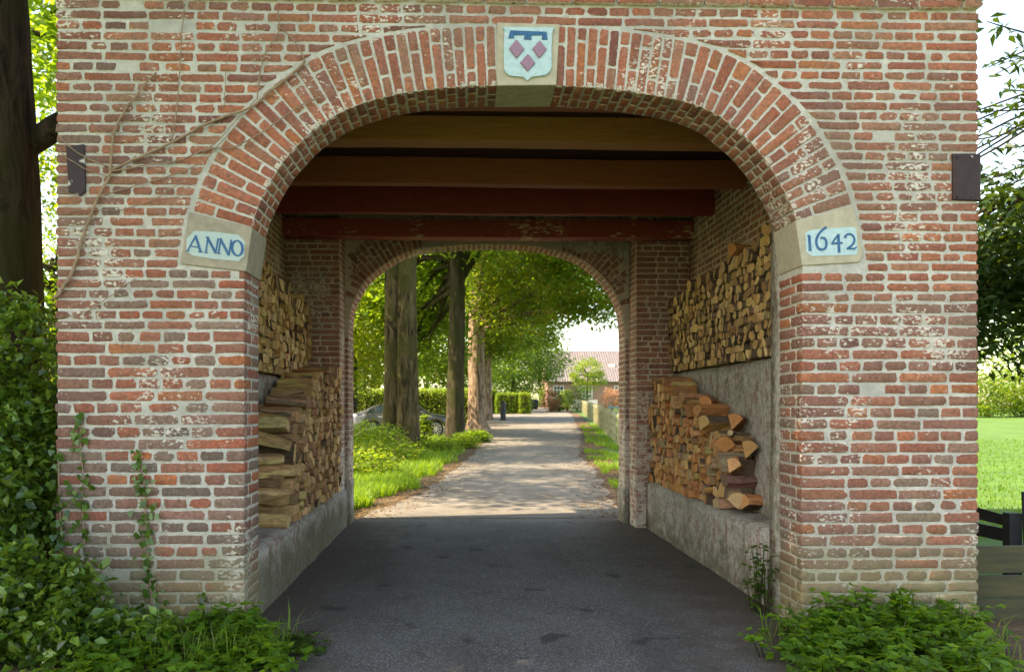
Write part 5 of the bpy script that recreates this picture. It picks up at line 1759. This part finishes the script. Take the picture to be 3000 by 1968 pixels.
for wx in (x0 + 0.7, x0 + 4.2, x0 + 8.2, x0 + 12):
    b = MB(); b.box(wx, wx + 1.3, -0.05, 0.02, 1.2, 2.75); wo = b.build('window', M['white'], ho)
    for cxp in range(3):
        for czp in range(3):
            b = MB(); b.box(wx + 0.09 + cxp * 0.39, wx + 0.09 + cxp * 0.39 + 0.33, -0.062, -0.052, 1.29 + czp * 0.48, 1.29 + czp * 0.48 + 0.42)
            b.build('pane', M['glass'], wo)
b = MB(); b.box(x0 + 8, x0 + 8.7, 2.2, 2.9, EZ + 1.5, EZ + 2.2); b.build('roof_window', M['white'], ho)

# ------------------------------------------------------------------ parked car
wx = P(1275, 1265, 28.3)[0]
car = empty('parked_car', (wx - 1.32, 29.1, gz(0, 29.1) + 0.005), 0.03)
tag(car, 'grey saloon car parked behind the avenue trees', 'car')
WR = 0.315
wheels_x = (-1.33, 1.32)
def body_top(x):
    return float(np.interp(x, [-2.28, -2.2, -1.9, -1.2, 0.8, 1.1, 1.9, 2.12, 2.24], [0.72, 0.93, 0.99, 0.97, 0.94, 0.93, 0.83, 0.72, 0.56]))
def body_bot(x):
    z = 0.2
    for w_ in wheels_x:
        if abs(x - w_) < 0.385: z = max(z, 0.31 + math.sqrt(0.385 ** 2 - (x - w_) ** 2) * 0.97)
    return min(z, body_top(x) - 0.08)
xs = sorted(set([-2.28, -2.24, -2.1, -1.9, 2.0, 2.12, 2.2, 2.24] + [round(v_, 3) for v_ in np.linspace(-1.75, 1.75, 41)]))
V, Fc = [], []
for x in xs:
    tp, bt = body_top(x), body_bot(x)
    wid = float(np.interp(abs(x), [0, 1.6, 2.0, 2.3], [0.88, 0.87, 0.82, 0.68]))
    sec = [(wid - 0.05, bt), (wid, bt + (tp - bt) * 0.3), (wid, bt + (tp - bt) * 0.62), (wid - 0.05, bt + (tp - bt) * 0.9), (wid - 0.13, tp), (wid * 0.4, tp + 0.03)]
    ring = [(x, -y_, z_) for y_, z_ in sec] + [(x, y_, z_) for y_, z_ in reversed(sec)]
    V += ring
k_ = 12
for i in range(len(xs) - 1):
    for j in range(k_):
        j2 = (j + 1) % k_
        Fc.append((i * k_ + j, i * k_ + j2, (i + 1) * k_ + j2, (i + 1) * k_ + j))
Fc += [tuple(range(k_)), tuple(range(len(V) - 1, len(V) - k_ - 1, -1))]
b = MB(); b.add(V, Fc); b.build('body', M['car'], car, smooth=True)
def roof_z(x):
    return float(np.interp(x, [-1.95, -1.6, -1.2, -0.7, -0.2, 0.2, 0.6, 1.12], [0.98, 1.14, 1.30, 1.405, 1.43, 1.41, 1.29, 0.93]))
xs2 = [-1.95, -1.75, -1.5, -1.2, -0.9, -0.5, -0.1, 0.25, 0.6, 0.85, 1.1]
V, Fc = [], []
def cab_y(z):
    return 0.80 - (z - 0.93) * 0.34
for x in xs2:
    tz = roof_z(x)
    bz = 0.9
    ring = [(x, -cab_y(bz), bz), (x, -cab_y(max(tz - 0.05, bz + 0.01)), max(tz - 0.05, bz + 0.01)), (x, -cab_y(tz) + 0.09, tz), (x, 0, tz + 0.02)]
    V += ring + [(p[0], -p[1], p[2]) for p in ring[2::-1]]
k_ = 7
for i in range(len(xs2) - 1):
    for j in range(k_ - 1):
        Fc.append((i * k_ + j, i * k_ + j + 1, (i + 1) * k_ + j + 1, (i + 1) * k_ + j))
b = MB(); b.add(V, Fc); b.build('cabin', M['car'], car, smooth=True)
for sg in (-1, 1):
    fmw = lambda a, bb, n: (a, sg * (cab_y(bb) + 0.004 + n), bb)
    for poly in ([(-1.55, 0.985), (-1.22, 0.985), (-1.22, 1.235), (-1.42, 1.13)], [(-1.18, 0.985), (-0.28, 0.985), (-0.28, 1.355), (-0.7, 1.33), (-1.18, 1.245)], [(-0.2, 0.985), (0.78, 0.985), (0.52, 1.23), (0.2, 1.335), (-0.2, 1.355)]):
        b = MB(); b.prism(poly, fmw, 0, 0.008); b.build('side_window', M['glass'], car)
    for hx in (-1.05, -0.05):
        b = MB(); b.box(hx, hx + 0.17, sg * 0.885 - 0.015, sg * 0.885 + 0.015, 0.80, 0.83); b.build('door_handle', M['chrome'], car)
    b = MB(); b.obox((0.68, sg * 0.82, 0.96), (0.10, 0, 0), (0.02, sg * 0.17, 0), (0, 0, 0.12)); b.build('mirror', M['car'], car, bevel=0.02)
    b = MB(); b.obox((2.02, sg * 0.62, 0.60), (0.14, 0, 0.0), (-0.14, sg * 0.16, 0), (0, 0, 0.13)); b.build('headlight', M['chrome'], car, bevel=0.015)
    b = MB(); b.obox((-2.26, sg * 0.60, 0.70), (0.12, 0, 0.0), (0.06, sg * 0.16, 0), (0, 0, 0.15)); b.build('tail_light', M['lamp'], car, bevel=0.015)
    for w_ in wheels_x:
        y0 = sg * 0.80
        wo = MB(); wo.lathe([(WR - 0.10, -0.10), (WR, -0.09), (WR, 0.09), (WR - 0.10, 0.10)], (w_, y0 - sg * 0.06, WR), 26, 'y')
        wh = wo.build('tyre', M['tyre'], car)
        rm = MB(); rm.lathe([(0.20, -0.03), (0.235, 0.0), (0.235, 0.03), (0.21, 0.035), (0.205, 0.0), (0.06, -0.01)] if sg > 0 else [(0.20, 0.03), (0.235, 0.0), (0.235, -0.03), (0.21, -0.035), (0.205, 0.0), (0.06, 0.01)], (w_, y0 + sg * 0.035, WR), 26, 'y')
        rm.build('wheel_dish', M['car_dark'], wh)
        sp = MB()
        for q in range(10):
            th = 2 * math.pi * q / 10
            dx, dz = math.cos(th), math.sin(th)
            o_ = Vector((w_ + dx * 0.04 - dz * -0.0, y0 + sg * 0.055, WR + dz * 0.04))
            side = Vector((-dz, 0, dx))
            sp.obox(o_ - side * 0.017, Vector((dx, 0, dz)) * 0.19, side * 0.034, Vector((0, sg * 0.02, 0)))
        sp.lathe([(0.205, -0.012), (0.24, -0.012), (0.24, 0.02), (0.205, 0.02), (0.205, -0.012)], (w_, y0 + sg * 0.055, WR), 26, 'y', cap=False)
        sp.lathe([(0.055, -0.012), (0.055, 0.028), (0.02, 0.032)] if sg > 0 else [(0.055, 0.012), (0.055, -0.028), (0.02, -0.032)], (w_, y0 + sg * 0.055, WR), 12, 'y')
        sp.build('rim', M['chrome'], wh)
b = MB(); b.box(-2.3, -2.2, -0.6, 0.6, 0.32, 0.5); b.build('bumper', M['car_dark'], car, bevel=0.02)
b = MB(); b.box(2.17, 2.27, -0.6, 0.6, 0.28, 0.48); b.build('bumper', M['car_dark'], car, bevel=0.02)

# ------------------------------------------------------------------ fence pieces beside the gate, lawn side
bf = empty('board_fence', (4.2, 0.3, 0))
tag(bf, 'low fence of wide mossy horizontal boards beside the gate corner', 'fence')
for va, vb, mt in ((1598, 1676, 'fence_olive'), (1684, 1748, 'fence_olive'), (1753, 1834, 'fence_olive'), (1876, 1960, 'fence_black')):
    za, zb = P(2930, va, 0.3)[1], P(2930, vb, 0.3)[1]
    b = MB(); b.box(XR + 0.012 - 4.2, 2.6, -0.02, 0.02, zb, za); b.build('board', M[mt], bf, bevel=0.004)
for px in (-0.42, 0.75, 1.9):
    b = MB(); b.box(px, px + 0.09, 0.022, 0.11, -0.2, P(2930, 1600, 0.3)[1] + 0.01); b.build('post', M['fence_black'], bf)
rl = empty('black_rail_gate', (*[P(2900, 1500, 2.0)[0]], 2.0, 0))
tag(rl, 'small black wooden rail gate standing behind the mossy boards', 'gate')
r0 = Vector(rl.location)
for (va, vb), (vc, vd) in (((1485, 1520), (1511, 1541)), ((1533, 1570), (1549, 1586))):
    ya, yb = 2.3, 1.75
    A0, A1, B0, B1 = (Vector((P(2840, va, ya)[0], ya, P(2840, va - 6, ya)[1])), Vector((P(2840, vb, ya)[0], ya, P(2840, vb - 6, ya)[1])), Vector((P(2968, vc, yb)[0], yb, P(2968, vc + 4, yb)[1])), Vector((P(2968, vd, yb)[0], yb, P(2968, vd + 4, yb)[1])))
    b = MB(); b.add([A1 - r0, B1 - r0, B0 - r0, A0 - r0] + [q + Vector((0.015, 0.035, 0)) - r0 for q in (A1, B1, B0, A0)], [(0, 1, 2, 3), (7, 6, 5, 4), (0, 4, 5, 1), (1, 5, 6, 2), (2, 6, 7, 3), (3, 7, 4, 0)])
    b.build('rail', M['fence_black'], rl)
xp, zp = P(2968, 1502, 1.7)
b = MB(); b.box(xp - 0.06 - r0.x, xp + 0.06 - r0.x, 1.66 - 2.0, 1.76 - 2.0, -0.1, zp); b.build('post', M['fence_black'], rl)
xq, zq = P(3004, 1440, 1.6)
b = MB(); b.tube([(xp + 0.07, 1.6, 0), (xq, 1.62, zq)], 0.022, 8)
tag(b.build('iron_stake', M['iron']), 'leaning thin iron stake beside the small black rail gate', 'stake')

# ------------------------------------------------------------------ shrub, ivy and creeper on the ANNO side
sb = empty('bushy_shrub', (-3.2, -0.1, 0))
tag(sb, 'dense dark glossy shrub crowding the foot of the wall on the ANNO side', 'shrub')
pts = []
for c, r, ncl, per, sp in (((-0.15, 0.35, 1.35), (0.50, 0.42, 1.15), 230, 40, 0.07), ((-0.2, -0.2, 0.75), (0.50, 0.45, 0.85), 170, 40, 0.07), ((0.25, -0.42, 0.28), (0.62, 0.30, 0.50), 190, 40, 0.06), ((0.75, -0.35, 0.12), (0.5, 0.22, 0.26), 90, 34, 0.05)):
    p, cc = blob_points(c, r, ncl, per, sp, shell=0.25, zmin=0.01)
    pts.append(p)
p = np.concatenate(pts)
p = p[~((p[:, 1] - 0.1 > -0.03) & (p[:, 0] - 3.2 > XL - 0.04))]      # not inside the wall
v, tt, k = leaf_arrays(p, 0.07 * RNG.uniform(0.5, 1.4, len(p)), leaf_cols(len(p), DARK[1:2] + [(0.065, 0.14, 0.02), (0.10, 0.185, 0.025), (0.15, 0.24, 0.035)], 0.35), aspect=0.62, up=0.25, fold=0.5)
arr_mesh('foliage', v, tt, M['leaf_gloss'], sb, k)
b = MB()
for q in range(26):
    x, y = random.uniform(-0.6, 0.5), random.uniform(-0.5, 0.1)
    if x > 0.3: y = min(y, -0.25)
    hgt = random.uniform(0.5, 2.2) if x < 0.1 else 0.5
    b.tube(catmull([(x, y, 0), (x + random.uniform(-.1, .1), y + random.uniform(-.05, .1), hgt * .5), (x + random.uniform(-.2, .15), y + random.uniform(-.1, .15), hgt)], 3), 0.009, 5)
b.build('stems', M['bark_dark'], sb)['kind'] = 'stuff'
def ivy(px, label, n_per=60, w=0.035, size=0.05):
    pts = [P(u, v) for u, v in px]
    pl = catmull([(x, -0.02, max(z, 0.0)) for x, z in pts], 6)
    base = pl[-1]
    t = empty('ivy_strand', (base[0], -0.02, 0))
    tag(t, label, 'ivy', 'ivy strands on the ANNO pier')
    b = MB(); b.tube([(q[0] - base[0], 0.004, q[2]) for q in pl], 0.006, 5); b.build('stem', M['twig'], t)
    L = sum((Vector(pl[i + 1]) - Vector(pl[i])).length for i in range(len(pl) - 1))
    n = int(L * n_per)
    idx = RNG.uniform(0, len(pl) - 1.001, n)
    P0 = np.array([np.array(pl[int(i)]) * (1 - i % 1) + np.array(pl[int(i) + 1]) * (i % 1) for i in idx])
    grow = 0.55 + 0.7 * idx / len(pl)
    P0[:, 0] += RNG.normal(0, w, n) * grow
    P0[:, 1] = -0.02 - RNG.uniform(0, 0.03, n)
    P0 -= np.array([base[0], -0.02, 0])
    nor = RNG.normal(0, 0.35, (n, 3)); nor[:, 1] -= 1
    nor /= np.linalg.norm(nor, axis=1, keepdims=True)
    a = RNG.normal(0, 0.6, (n, 3)); a[:, 2] -= 0.9
    a -= nor * np.sum(a * nor, 1, keepdims=True); a /= np.linalg.norm(a, axis=1, keepdims=True)
    bb = np.cross(nor, a); s_ = (size * RNG.uniform(0.6, 1.25, n))[:, None]
    V = np.stack([P0, P0 + a * s_ * .15 + bb * s_ * .5, P0 + a * s_ * .55 + bb * s_ * .28, P0 + a * s_, P0 + a * s_ * .55 - bb * s_ * .28, P0 + a * s_ * .15 - bb * s_ * .5], 1).reshape(-1, 3)
    bs = np.arange(n)[:, None] * 6
    T = np.concatenate([bs + np.array([[0, 1, 2]]), bs + np.array([[0, 2, 3]]), bs + np.array([[0, 3, 4]]), bs + np.array([[0, 4, 5]])], 1).reshape(-1, 3)
    K_ = np.repeat(leaf_cols(n, [(0.05, 0.12, 0.02), (0.035, 0.085, 0.018), (0.08, 0.16, 0.025)]), 6, axis=0)
    arr_mesh('foliage', V, T, M['leaf_gloss'], t, K_)
ivy([(246, 1205), (238, 1300), (246, 1390), (244, 1480), (250, 1590)], 'ivy strand with small leaves next to the wall edge')
ivy([(416, 1312), (418, 1380), (428, 1440), (430, 1560), (440, 1680), (445, 1780), (440, 1900), (430, 2000)], 'tall ivy strand climbing up the middle of the ANNO pier', 85, 0.042)
ivy([(596, 1735), (592, 1790), (598, 1850)], 'short yellowish ivy shoot near the corner of the ANNO pier', 80, 0.02, 0.04)
ivy([(556, 1805), (552, 1850), (554, 1890)], 'smallest ivy shoot low on the ANNO pier', 80, 0.016, 0.035)
ivy([(172, 1310), (176, 1420), (180, 1520), (190, 1600)], 'ivy strand on the very edge of the wall above the shrub', 80, 0.035)
cr = empty('dead_creeper', (P(166, 877)[0], -0.01, 0))
tag(cr, 'bare brown creeper stems spreading over the brick wall above ANNO', 'creeper')
c4 = lambda q: (q[0] / 2.38, q[1] / 2.38 + 656)
c1 = lambda q: (q[0] / 2.38, q[1] / 2.38)
stems = [([c4(q) for q in ((395, 525), (490, 390), (545, 270), (580, 130), (625, 5))] + [c1(q) for q in ((700, 1380), (775, 1230), (785, 1100), (820, 900), (900, 750), (950, 700), (1040, 580), (1100, 520))], 0.013, 0.006),
         ([c1(q) for q in ((785, 1195), (1000, 1100), (1230, 990), (1500, 850), (1750, 760), (1900, 640), (2100, 480), (2130, 430))], 0.009, 0.010),
         ([c1(q) for q in ((775, 1205), (980, 1170), (1250, 1130), (1450, 1050), (1650, 1030), (1850, 920), (2050, 780), (2230, 690))], 0.006, 0.004),
         ([c1(q) for q in ((1210, 990), (1250, 700), (1270, 350), (1290, 100), (1280, 0))], 0.005, 0.004),
         ([c1(q) for q in ((1800, 700), (1850, 400), (1950, 230), (1945, 80))], 0.005, 0.004), ([c1(q) for q in ((1950, 200), (2060, 300), (2130, 430))], 0.004, 0.005),
         ([c1(q) for q in ((420, 950), (560, 1080), (760, 1170))], 0.003, 0.005), ([c1(q) for q in ((420, 1040), (480, 1110), (620, 1190), (765, 1240))], 0.003, 0.004),
         ([c1(q) for q in ((700, 1385), (900, 1320), (1180, 1240), (1400, 1150), (1500, 1060), (1700, 840))], 0.005, 0.003), ([c1(q) for q in ((440, 1500), (600, 1470), (850, 1470), (1100, 1390), (1300, 1260))], 0.003, 0.003),
         ([c1(q) for q in ((1600, 250), (1585, 500), (1570, 760))], 0.003, 0.003), ([c4(q) for q in ((410, 660), (600, 620), (760, 520), (960, 380))], 0.003, 0.003), ([c4(q) for q in ((850, 860), (920, 760), (990, 680))], 0.003, 0.002),
         ([c1(q) for q in ((830, 880), (1000, 830), (1180, 870), (1230, 940))], 0.003, 0.002), ([c1(q) for q in ((1420, 1080), (1560, 960), (1640, 860), (1800, 700))], 0.004, 0.003), ([c1(q) for q in ((650, 870), (800, 950), (1000, 900), (1200, 950))], 0.003, 0.002)]
for px, ra, rb in stems:
    q = catmull([P(u, v) for u, v in px], 5)
    n = len(q)
    b = MB()
    b.tube([(x - cr.location[0] + random.uniform(-.003, .003), -0.016 - random.uniform(0, 0.008), z + random.uniform(-.003, .003)) for x, z in q], [ra + (rb - ra) * i / (n - 1) for i in range(n)], 6, wob=0.3)
    b.build('stem', M['twig'], cr, smooth=True)

# ------------------------------------------------------------------ grass, weeds, fallen leaves
def blades(name, pts, h, w, pal, parent=None, lean=0.5, mat='grass'):
    pts = np.asarray(pts)
    n = len(pts)
    hh = (np.asarray(h) * RNG.uniform(0.5, 1.3, n))[:, None]
    az = RNG.uniform(0, 2 * np.pi, n)
    d = np.stack([np.cos(az), np.sin(az), np.zeros(n)], 1)
    sd = np.stack([-np.sin(az), np.cos(az), np.zeros(n)], 1) * (w * RNG.uniform(0.7, 1.3, n))[:, None]
    up = np.array([[0, 0, 1.0]])
    ln = lean * RNG.uniform(0.2, 1.0, n)[:, None]
    m = pts + up * hh * 0.55 + d * hh * ln * 0.25
    tip = pts + up * hh * (1 - 0.35 * ln) + d * hh * ln * 0.9
    V = np.stack([pts - sd, pts + sd, m - sd * 0.8, m + sd * 0.8, tip], 1).reshape(-1, 3)
    b_ = np.arange(n)[:, None] * 5
    T = np.concatenate([b_ + np.array([[0, 1, 3]]), b_ + np.array([[0, 3, 2]]), b_ + np.array([[2, 3, 4]])], 1).reshape(-1, 3)
    K_ = np.repeat(leaf_cols(n, pal), 5, axis=0)
    return arr_mesh(name, V, T, M[mat], parent, K_)
GRASS = [(0.10, 0.20, 0.02), (0.13, 0.23, 0.025), (0.08, 0.16, 0.02), (0.16, 0.24, 0.03)]
def gpts(n, fx0, fx1, y0, y1, p=1.0, clump=0.0):
    y = y0 + (y1 - y0) * RNG.random(n) ** p
    x0 = np.array([fx0(q) for q in y]); x1 = np.array([fx1(q) for q in y])
    x = x0 + (x1 - x0) * RNG.random(n)
    if clump:
        keep = np.array([mnoise.noise(Vector((a * 1.1, b_ * 0.8, 3.3))) for a, b_ in zip(x, y)]) > -clump
        x, y = x[keep], y[keep]
    z = np.array([gz(a, b_) for a, b_ in zip(x, y)]) - 0.01
    return np.stack([x, y, z], 1)
vl = lambda y: road_x(y, 0) - 0.42 + 0.16 * math.sin(y * 2.1) + 0.1 * math.sin(y * 5.3)
o = blades('grass', np.concatenate([gpts(26000, lambda y: -2.6 - 0.28 * (y - 6), vl, 6.1, 27.3, 1.3), gpts(12000, lambda y: -2.6 - 0.2 * (y - 6), vl, 6.1, 16), gpts(9000, lambda y: -9, lambda y: min(vl(y), -1.0), 14, 27.3)]), 0.25, 0.007, GRASS, lean=1.1)
tag(o, 'tall bright green grass of the verge beside the lane', 'grass', kind='stuff')
vr0 = lambda y: road_x(y, 1) + 0.15
vr1 = lambda y: float(np.interp(y, seg[:, 1], seg[:, 0])) - 0.05
o = blades('grass', gpts(14000, vr0, vr1, 6.2, 40, 1.2, -0.12), 0.13, 0.008, GRASS)
tag(o, 'patchy grass between the lane and the picket fence', 'grass', kind='stuff')
o = blades('grass', np.concatenate([gpts(16000, lambda y: 4.6 + 0.5 * (y - 4) * 0.9, lambda y: 8 + 0.75 * y, 4, 26, 1.2), gpts(9000, vr1, lambda y: vr1(y) + 9, 14, 50)]), 0.06, 0.010, [(0.06, 0.13, 0.018), (0.08, 0.155, 0.02), (0.05, 0.11, 0.018)])
tag(o, 'short mown lawn beyond the fences', 'grass', kind='stuff')
def weeds(name, label, boxes, pal, size, per, hgt, mat='leaf', cat='weeds'):
    """clumps of stalked lobed leaves; boxes: (x0,x1,y0,y1,z)"""
    cx = sum((b_[0] + b_[1]) / 2 for b_ in boxes) / len(boxes); cy = sum((b_[2] + b_[3]) / 2 for b_ in boxes) / len(boxes)
    t = empty(name, (cx, cy, gz(cx, cy)))
    tag(t, label, cat)
    pts, st = [], MB()
    for x0, x1, y0, y1, n, hs in boxes:
        for _ in range(n):
            x, y = random.uniform(x0, x1), random.uniform(y0, y1)
            h = hgt * hs * random.uniform(0.45, 1.1)
            g0 = gz(x, y) - gz(cx, cy)
            tx, ty = x + random.uniform(-.08, .08), y + random.uniform(-.08, .08)
            st.tube([(x - cx, y - cy, g0), ((x + tx) / 2 - cx, (y + ty) / 2 - cy, g0 + h * .6), (tx - cx, ty - cy, g0 + h)], [0.004, 0.003, 0.002], 4)
            for q in range(per):
                f = random.random() ** 0.5
                pts.append((x + (tx - x) * f - cx + random.gauss(0, size * .7), y + (ty - y) * f - cy + random.gauss(0, size * .7), g0 + h * f + random.gauss(0, size * .25)))
    st.col = (0.06, 0.12, 0.02)
    so = st.build('stems', M['leaf'], t, col=False)
    so['kind'] = 'stuff'
    p = np.array(pts); p[:, 2] = np.maximum(p[:, 2], 0.01)
    # every leaf: three lobes
    V, T, K_ = [], [], []
    n = len(p); base_dir = unit(n); sz = size * RNG.uniform(0.6, 1.25, n); cl = leaf_cols(n, pal); off = 0
    for q in range(3):
        rot = (q - 1) * 0.95
        d = base_dir.copy(); c_, s2_ = math.cos(rot), math.sin(rot)
        d[:, 0], d[:, 1] = base_dir[:, 0] * c_ - base_dir[:, 1] * s2_, base_dir[:, 0] * s2_ + base_dir[:, 1] * c_
        v, tt, k = leaf_arrays(p, sz * (1.0 if q == 1 else 0.8), cl, up=1.6, aspect=0.75, dirs=d)
        V.append(v); T.append(tt + off); K_.append(k); off += len(v)
    arr_mesh('foliage', np.concatenate(V), np.concatenate(T), M[mat], t, np.concatenate(K_))
    return t
WEED = [(0.085, 0.19, 0.018), (0.12, 0.235, 0.02), (0.06, 0.14, 0.018)]
weeds('leafy_weeds', 'lush lobed green weeds at the foot of the 1642 pier', [(2.3, 3.55, -0.55, -0.10, 100, 0.8), (2.1, 3.0, -0.8, -0.3, 60, 0.7), (2.5, 3.1, -0.35, -0.12, 36, 1.15), (1.9, 3.3, -1.3, -0.6, 90, 0.6)], WEED, 0.075, 8, 0.29)
weeds('leafy_weeds', 'bright leafy weeds and grass at the foot of the ANNO pier', [(-2.2, -1.35, -0.6, -0.12, 60, 0.8), (-1.75, -1.4, -0.4, -0.15, 25, 1.1), (-2.4, -1.05, -1.3, -0.5, 90, 0.55)], WEED, 0.075, 8, 0.24)
weeds('ivy_runner', 'dark ivy creeping onto the drive from the ANNO pier', [(-1.5, -0.95, -0.5, -0.15, 36, 0.5)], DARK + WEED[2:], 0.05, 6, 0.12)
xw, _ = P(2225, 1500, 0.45)
weeds('wall_weed', 'single upright leafy weed growing beside the plastered ledge', [(2.24, 2.36, 0.30, 0.62, 12, 1.0)], [(0.035, 0.085, 0.018), (0.05, 0.11, 0.02)], 0.05, 8, 0.52)
o = blades('grass', np.concatenate([gpts(420, lambda y: -2.1, lambda y: -1.15, -0.75, -0.08), gpts(260, lambda y: 2.05, lambda y: 3.6, -0.8, -0.08)]), 0.27, 0.0035, GRASS + [(0.05, 0.12, 0.05), (0.2, 0.18, 0.08)], lean=1.3)
tag(o, 'long arching grass blades among the weeds at the pier feet', 'grass', kind='stuff')
# herbs on the verge
for i, (u, v, rr, hh, lab, pal) in enumerate(((1062, 1345, 1.0, 0.50, 'leafy bush in front of the parked car', GREEN + LIME), (1112, 1335, 0.7, 0.46, 'leafy bush between the car and the double trunk', LIME), (1243, 1305, 0.25, 0.55, 'slim sapling shoot between the double trunk and the car wheel', LIME),
                                              (1325, 1312, 0.8, 0.17, 'low nettles at the foot of the dark avenue tree', LIME), (1385, 1296, 0.6, 0.2, 'low nettles beside the flaring roots', GREEN), (1262, 1325, 0.7, 0.16, 'nettle patch behind the double trunk', LIME), (1130, 1360, 0.9, 0.28, 'low bracken in front of the double trunk', LIME), (1060, 1400, 0.8, 0.3, 'bright nettle patch close to the rear arch', LIME))):
    shrub('verge_plant', lab, at(u, v), (rr, rr * 0.8, hh), pal, 0.10, 60, 30, 'wild plants on the verge', sp=rr * 0.17, up=0.9)
# fallen leaves and crumbs on lane and drive
n = 8000
yy = 6 + 40 * RNG.random(n) ** 1.4
sd = RNG.random(n) < 0.45
xx = np.where(sd, [road_x(q, 0) for q in yy], [road_x(q, 1) for q in yy]) + np.where(sd, -1, 1) * RNG.normal(0.25, 0.42, n)
pz = np.array([gz(a, b_) for a, b_ in zip(xx, yy)]) + 0.02
m_ = 260
xx2, yy2 = RNG.choice([-1, 1], m_) * RNG.uniform(1.1, 1.95, m_) + 0.4, RNG.uniform(-1.5, 5.4, m_)
pp = np.concatenate([np.stack([xx, yy, pz], 1), np.stack([xx2, yy2, np.full(m_, 0.012)], 1)])
pp = pp[(pp[:, 1] > 5.9) | ((pp[:, 0] > JL + 0.05) & (pp[:, 0] < JR - 0.08))]
v, tt, k = leaf_arrays(pp, np.where(pp[:, 1] > 5.9, 0.055, 0.03) * RNG.uniform(0.6, 1.3, len(pp)), leaf_cols(len(pp), [(0.17, 0.09, 0.04), (0.22, 0.12, 0.05), (0.12, 0.07, 0.04), (0.25, 0.17, 0.07)]), up=3.0)
tag(arr_mesh('fallen_leaves', v, tt, M['litter'], None, k), 'scattered dry brown leaves along the lane and drive edges', 'leaves', kind='stuff')
